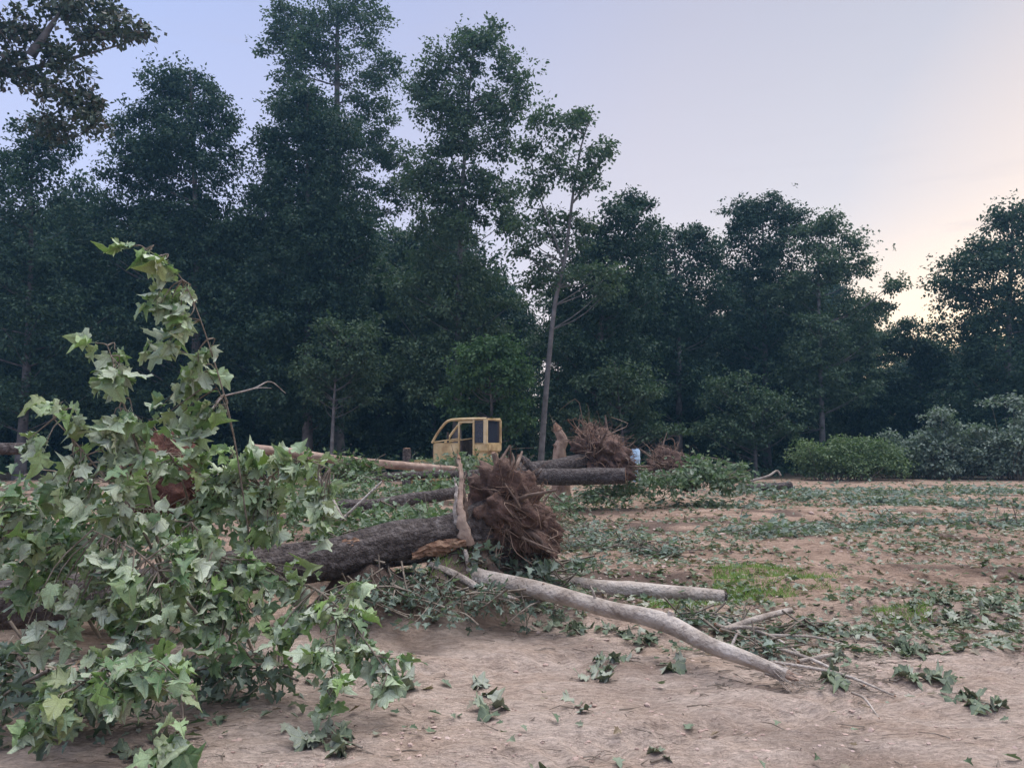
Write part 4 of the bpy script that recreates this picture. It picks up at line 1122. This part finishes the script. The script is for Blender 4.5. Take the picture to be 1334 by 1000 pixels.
# leafy scraps lying on the bare dirt, close enough to count
SPRIGS = []
def sprig_proto(nl, seed):
    base = np.zeros(3)
    pa = smooth_path(np.array([(-.16, 0, .03), (0, .03, .05), (.16, -.02, .03)]), 10)
    V, Q = tube(pa, np.linspace(.006, .002, 10), 5)
    return pa, (V, Q), nl
def sprig(label, px, py, nl, spread, size, group='leafy scraps on the dirt', flip=.35):
    g_ = G(px, py)
    root = thing('leafy_sprig', label, 'sprig', tuple(g_), 0, group)
    an = rng.uniform(0, 6.28)
    ca, sa = math.cos(an), math.sin(an)
    L_ = spread * .9
    pts_ = np.array([(-L_ * ca, -L_ * sa), (rng.normal() * .04, rng.normal() * .04), (L_ * ca, L_ * sa)])
    pth = smooth_path(pts_, 10)
    pz = np.array([float(gh(g_[0] + a, g_[1] + b_)) for a, b_ in pth]) + .022
    pa = np.c_[pth + g_[:2], pz]
    V, Q = tube(pa - g_, np.linspace(.007, .002, 10), 6)
    mk('stem', V, Q, M['twig'], root, True)
    for j in range(nl):
        i = rng.integers(1, 10)
        d2 = rng.normal(size=2); d2 /= np.linalg.norm(d2)
        ax = np.array([d2[0], d2[1], rng.uniform(-.05, .14)])
        nv = np.array([0, 0, 1.0]) + rng.normal(size=3) * .4
        if rng.uniform() < flip: nv = -nv
        sz = rng.uniform(*size)
        p1 = pa[i] + np.array([d2[0], d2[1], 0]) * .4 * sz + rng.normal(size=3) * np.array([.02, .02, .005])
        p1[2] = float(gh(p1[0], p1[1])) + rng.uniform(.012, .04)
        tip = p1 + ax * sz
        ax[2] = max(ax[2], (float(gh(tip[0], tip[1])) + .015 - p1[2]) / sz)
        place_leaf(root, g_, p1, ax, nv, sz, DULL)
    return root
sprig('single dark green leaf scrap beside a pale one on the open dirt', 640, 922, 4, .06, (.09, .13), flip=.3)
sprig('broken leafy tip flattened on the dirt below the trailing branch', 440, 965, 16, .16, (.09, .14))
sprig('leafy tip resting at the end of the trailing branch', 512, 898, 10, .10, (.10, .15), flip=.2)
sprig('torn leaf at the foot of the hanging tuft', 185, 968, 4, .06, (.10, .14), flip=.5)
sprig('dark leafy scrap alone on the dirt past the splintered branches', 1270, 922, 12, .14, (.08, .12), flip=.2)
sprig('wilted leafy scrap with twigs just past the splintered branch tips', 1190, 886, 12, .18, (.08, .12), flip=.2)
sprig('compact leafy scrap on bare dirt below the leaf strewn bank', 1175, 842, 13, .17, (.08, .12), flip=.2)
sprig('grey leafy scrap spread flat below the middle of the long log', 790, 868, 16, .26, (.08, .12), flip=.6)
sprig('small leaf pair beside the flat grey scrap', 870, 866, 5, .10, (.08, .12), flip=.4)
sprig('shrivelled brown edged leaf on the open dirt', 755, 915, 3, .05, (.07, .10), flip=.5)
sprig('pale curled leaf flat on the open dirt', 627, 893, 3, .06, (.09, .12), flip=.95)
sprig('fresh green leaf cluster between the splintered branches', 1075, 855, 9, .10, (.08, .13), flip=.1)
sprig('fresh green leaf cluster at the tips of the splintered branches', 1100, 888, 8, .09, (.08, .12), flip=.1)
sprig('pale leaf at the edge of the dirt track', 715, 994, 2, .04, (.07, .10), flip=.8)
sprig('half curled green leaf on the track beside the pale one', 855, 992, 2, .04, (.08, .11), flip=.4)
for i in range(14):
    px, py = [(1230, 800), (1260, 812), (1290, 800), (1180, 778), (1205, 812), (1310, 822), (1150, 770), (1270, 786), (1325, 800), (1240, 775), (1095, 828), (1300, 775), (1190, 800), (1330, 780)][i]
    sprig('dark leafy scrap in the leaf strewn bank beyond the grass patch', px, py, 14, .24, (.06, .10), group='leafy scraps in the bank beyond the grass', flip=.3)
for i, (px, py) in enumerate([(730, 815), (760, 822), (800, 826), (700, 800), (840, 832), (660, 802), (890, 812), (915, 802), (875, 822), (600, 800), (640, 790)]):
    sprig('dark leafy scrap tucked along the underside of the long grey log', px, py, 12, .18, (.06, .10), group='leafy scraps along the long grey log', flip=.25)

# ------------------------------------------------------------------ brush piles in the middle distance
def brush(label, blobs, leaf=.13, mat='mid', name='brush_pile', group='piles of leafy brush', ntw=40, wind=(-.3, 0, -.1)):
    """blobs: px, py, depth, rx, ry, leaves"""
    c0 = P(*blobs[0][:3]); base = np.array([c0[0], c0[1], float(gh(c0[0], c0[1]))])
    root = thing(name, label, 'brush', tuple(base), 0, group)
    pos, out, flat = [], [], []
    tw = []
    for px, py, d, rx, ry, nn in blobs:
        s_ = d / FPX
        c = P(px, py, d)
        ncl = max(2, nn // 7)
        off = in_ball(ncl, 2.2) * np.array([rx * s_, max(rx * .5, 14) * s_, ry * s_])
        cen = c + off
        cen[:, 2] = np.maximum(cen[:, 2], gh(cen[:, 0], cen[:, 1]) + .03)
        k = 7
        dv = unit(rng.normal(size=(ncl, 3)) * np.array([1, .8, .35]) + np.array(wind))      # each spray lies along its own twig
        t_ = rng.uniform(0, 1, (ncl, k, 1))
        p = cen[:, None, :] + dv[:, None, :] * t_ * leaf * 3.0 + rng.normal(size=(ncl, k, 3)) * np.array([.5, .5, .28]) * leaf
        pos.append(p.reshape(-1, 3)); out.append(np.repeat(dv, k, 0)); flat.append(np.full(ncl * k, 1.0 if ry > 7 else .22))
        for q, v_ in list(zip(cen, dv))[: max(4, ntw // len(blobs))]:
            ln_ = rng.uniform(2, 6) * leaf
            m0 = q - v_ * ln_ * .6; m1 = q + v_ * ln_ * .6
            pp = np.array([m0, (m0 + m1) / 2 + rng.normal(size=3) * ln_ * .08, m1])
            pp[:, 2] = np.maximum(pp[:, 2], gh(pp[:, 0], pp[:, 1]) + .012)
            tw.append(tube(smooth_path(pp, 5) - base, np.linspace(.010, .003, 5) * rng.uniform(.5, 1.3), 4))
    pos, out = np.vstack(pos), np.vstack(out)
    pos[:, 2] = np.maximum(pos[:, 2], gh(pos[:, 0], pos[:, 1]) + .015)
    N_ = len(pos)
    fl = np.concatenate(flat)[:, None]
    ax = unit((out * .7 + rng.normal(size=(N_, 3)) * .6 + np.array([0, 0, -.15])) * np.hstack([np.ones((N_, 2)), fl]))
    nr_ = unit(np.array([0, -.1, .8]) + rng.normal(size=(N_, 3)) * (.3 + .4 * fl))
    V, T = scatter(pos - base, ax, nr_, leaf * rng.uniform(.5, 1.15, N_), LOB_V, LOB_F)
    stuff(mk('foliage', V, T, M[mat], root))
    V, Q = join(tw); stuff(mk('sticks', V, Q, M['twig'], root, True))
    return root
brush('leafy brush tangled between the foreground trunk and the dark middle log', [(500, 676, 10.5, 80, 12, 380), (560, 666, 11.5, 60, 10, 260), (450, 696, 8.8, 60, 12, 300), (540, 688, 9, 60, 10, 280), (400, 665, 10, 40, 16, 220)], .115)
brush('shadowed leafy brush behind the felled crown', [(60, 690, 7.6, 150, 60, 800), (230, 670, 7.8, 110, 45, 600), (120, 770, 6.6, 140, 40, 500), (330, 650, 8.6, 70, 30, 300)], .14, 'mid', ntw=80)
brush('low leafy brush heaped along the dark logs behind', [(520, 640, 13.8, 90, 9, 420), (430, 640, 13.2, 70, 10, 340), (580, 634, 15, 50, 8, 240), (370, 626, 13, 40, 16, 240), (480, 622, 15, 60, 6, 160), (600, 622, 16.5, 30, 8, 120)], .12, 'mid')
brush('rounded leafy bough resting on the long peeled log', [(465, 604, 15.8, 28, 14, 330), (445, 612, 15.6, 20, 12, 160)], .13, 'bright')
brush('leafy brush in front of the bulldozer tracks', [(585, 606, 21, 40, 10, 330), (612, 604, 20.5, 34, 12, 330), (560, 612, 21, 34, 8, 200), (640, 612, 20, 30, 10, 200)], .15, 'mid')
brush('bushy green boughs below the cut log end', [(845, 628, 18.5, 40, 14, 520), (800, 640, 19, 50, 8, 380), (760, 648, 18, 50, 7, 300), (730, 660, 16, 40, 6, 200), (828, 608, 22, 18, 8, 200)], .13, 'mid')
brush('leafy bough spilling off the brown root plate', [(925, 612, 19.5, 34, 16, 480), (900, 622, 19, 44, 14, 420), (955, 626, 19, 24, 12, 260), (905, 602, 19.8, 14, 10, 120)], .16, 'mid')
brush('leaves and sticks heaped at the foot of the foreground root plate', [(690, 748, 7.6, 50, 10, 170), (740, 735, 8.4, 40, 10, 130), (640, 740, 7.4, 40, 12, 110), (715, 765, 7.4, 26, 10, 100)], .10, 'midgrey', ntw=160)
brush('dark leafy litter in the shadow beneath the trunk', [(540, 765, 6.8, 70, 12, 200), (620, 775, 6.7, 60, 12, 180), (470, 775, 6.5, 50, 14, 180), (700, 790, 6.7, 60, 8, 130), (560, 795, 6.45, 90, 6, 120)], .075, 'midgrey', ntw=320)
brush('low leafy trash at the foot of the heap near the dark trunk', [(60, 900, 4.6, 60, 14, 200), (150, 905, 4.5, 60, 12, 200), (310, 868, 5.0, 70, 10, 240), (20, 860, 4.9, 40, 16, 140)], .10, 'midgrey', ntw=60)
brush('leafy sticks beyond the foreground root plate', [(790, 708, 12, 60, 6, 260), (860, 716, 11.6, 50, 5, 200), (770, 690, 13.5, 40, 6, 160)], .11, 'midgrey', ntw=110)
brush('leaf and twig tangle behind the frayed log end', [(900, 805, 6.9, 50, 6, 120), (960, 812, 6.7, 40, 6, 100), (1050, 816, 6.7, 40, 5, 80), (1000, 840, 6.1, 40, 5, 80)], .08, 'midgrey', ntw=110)
brush('windrow of grey green leaves across the open field', [(1060, 692, 14.5, 110, 5, 520), (1000, 700, 13.6, 70, 5, 320), (1160, 688, 14.8, 60, 4, 240)], .15, 'midgrey', ntw=60)
brush('thin windrow of leaves by the open side of the field', [(1260, 690, 14.8, 70, 4, 320), (1330, 686, 15, 50, 4, 220)], .14, 'midgrey')
brush('broad strip of cut leaves below the shrubs', [(1010, 640, 24, 110, 5, 600), (1180, 640, 25, 120, 5, 700), (1300, 638, 25.5, 80, 5, 460), (1100, 652, 21, 120, 4, 560), (1250, 655, 20, 110, 4, 480), (930, 655, 20, 60, 4, 300)], .17, 'midgrey')

# ------------------------------------------------------------------ litter, sticks, clods, grass: uncountable
def band(n_, boxes, patchy=True):
    """random ground points: boxes of photo x range, y range, weight"""
    w = np.array([b_[4] for b_ in boxes], float); w /= w.sum()
    pick = rng.choice(len(boxes), n_, p=w)
    B = np.array([b_[:4] for b_ in boxes], float)[pick]
    px = rng.uniform(B[:, 0], B[:, 1]); py = rng.uniform(B[:, 2], B[:, 3])
    cx, cy = (px - 667) / FPX, (500 - py) / FPX
    k = -CAM_Z / (ST + cy * CT)
    x_, y_ = cx * k, (CT - cy * ST) * k
    keep = fbm(x_ * .9, y_ * .9, 55, 3) > rng.uniform(-1.0, .7, n_)
    if patchy: x_, y_ = x_[keep], y_[keep]
    return np.c_[x_, y_, gh(x_, y_)]
pos = band(22000, [(-100, 1434, 625, 660, 3.2), (700, 1434, 640, 720, 4.6), (380, 760, 650, 760, 1.2), (700, 1434, 715, 800, 1.5), (860, 1434, 765, 850, 1.4), (440, 1434, 780, 1010, .07), (-60, 560, 840, 960, .3), (450, 760, 760, 810, .6)])
N_ = len(pos)
pos[:, 2] += rng.uniform(.012, .05, N_)
ax = rng.normal(size=(N_, 3)) * np.array([1, 1, .16])
nr_ = np.array([0, 0, 1.0]) + rng.normal(size=(N_, 3)) * .38
sz = rng.uniform(.05, .12, N_) * np.clip(.6 + pos[:, 1] / 25, .6, 1.5)
V, T = scatter(pos, ax, nr_, sz, LOB_V, LOB_F)
tag(mk('leaf_litter', V, T, M['litter']), 'scattered torn leaves strewn over the dirt', 'leaf litter', kind='stuff')
pos = band(4200, [(-100, 1434, 640, 720, 1.2), (600, 1434, 700, 860, 1.6), (440, 1434, 800, 1010, .35), (440, 800, 730, 830, 1.2), (900, 1150, 780, 900, 1.0), (-60, 560, 850, 980, .6)])
parts = []
for p in pos:
    a = rng.normal(0, .7) + (math.pi if rng.uniform() < .5 else 0)
    L_ = rng.uniform(.02, .17) * (.7 + p[1] / 16)
    dv = np.array([math.cos(a), math.sin(a), rng.uniform(-.02, .10)])
    r_ = rng.uniform(.0012, .0045) * (.6 + p[1] / 12)
    pa = np.array([p + (0, 0, .008), p + dv * L_ * .5 + rng.normal(size=3) * L_ * .06 + (0, 0, .012), p + dv * L_ + (0, 0, .006)])
    parts.append(tube(pa, np.array([r_, r_ * .9, r_ * .4]), 4))
V, Q = join(parts)
tag(mk('twig_litter', V, Q, M['twig']), 'small broken twigs scattered over the dirt', 'twigs', kind='stuff')
clod = noise_mat('dirt_clod', [(.30, .21, .17), (.42, .31, .26), (.50, .39, .34)], 3, 4, 1, .5, 20)
pos = np.vstack([band(9000, [(300, 1434, 790, 1060, 2.0), (700, 1434, 640, 800, 1.6), (-100, 600, 850, 1060, 1.0)])])
CV, CF = ICO2[0], ICO2[1]
CV1, CF1 = ico(1)
N_ = len(pos)
sz = (rng.uniform(0, 1, N_) ** 4 * .018 + .003) * np.clip(pos[:, 1] / 6, .8, 2.4)
jit = 1 + .28 * rng.normal(size=(N_, len(CV1), 1)) * .8
V = pos[:, None, :] + CV1[None] * jit * sz[:, None, None] * np.array([1.25, 1.0, .7]) * rng.uniform(.7, 1.3, (N_, 1, 3))
F = CF1[None] + (np.arange(N_) * len(CV1))[:, None, None]
tag(mk('dirt_clods', V.reshape(-1, 3), F.reshape(-1, 3), clod), 'loose crumbs and clods of dry dirt', 'clods', kind='stuff')
pos = np.vstack([band(a, [bx], False) for a, bx in ((8000, (930, 1095, 746, 784, 1)), (1800, (840, 930, 772, 798, 1)), (1700, (1140, 1215, 795, 822, 1)), (900, (880, 960, 800, 812, 1)), (900, (560, 680, 804, 818, 1)))])
q_ = fbm(pos[:, 0] * 2.1, pos[:, 1] * 1.6, 91, 3)
pos = pos[q_ > rng.uniform(-.6, .25, len(pos))]
N_ = len(pos)
BV = np.array([(-.045, 0, 0), (.045, 0, 0), (.03, .6, .05), (-.03, .6, .05), (0, 1, .18)])
ax = rng.normal(size=(N_, 3)) * np.array([.5, .5, .1]) + np.array([-.1, 0, .62])
V, T = scatter(pos - (0, 0, .01), ax, rng.normal(size=(N_, 3)) + np.array([0, -.4, .3]), rng.uniform(.04, .10, N_), BV, np.array([(0, 1, 2), (0, 2, 3), (3, 2, 4)]))
tag(mk('grass_patch', V, T, M['grass']), 'bright green low grass growing in patches on the dirt', 'grass', kind='stuff')

# ------------------------------------------------------------------ evening haze
hm = bpy.data.materials.new('evening_air'); hm.use_nodes = True
hn, hl = hm.node_tree.nodes, hm.node_tree.links
hn.clear()
ho = hn.new('ShaderNodeOutputMaterial'); hv = hn.new('ShaderNodeVolumePrincipled')
hv.inputs['Color'].default_value = (.28, .62, 1.0, 1); hv.inputs['Density'].default_value = .0008; hv.inputs['Anisotropy'].default_value = .35
hl.new(hv.outputs[0], ho.inputs['Volume'])
V, F = box(-130, 130, -40, 150, -2.0, 32, 0)
tag(mk('haze', V, F, hm), 'thin bluish evening haze over the clearing', 'haze', kind='stuff')
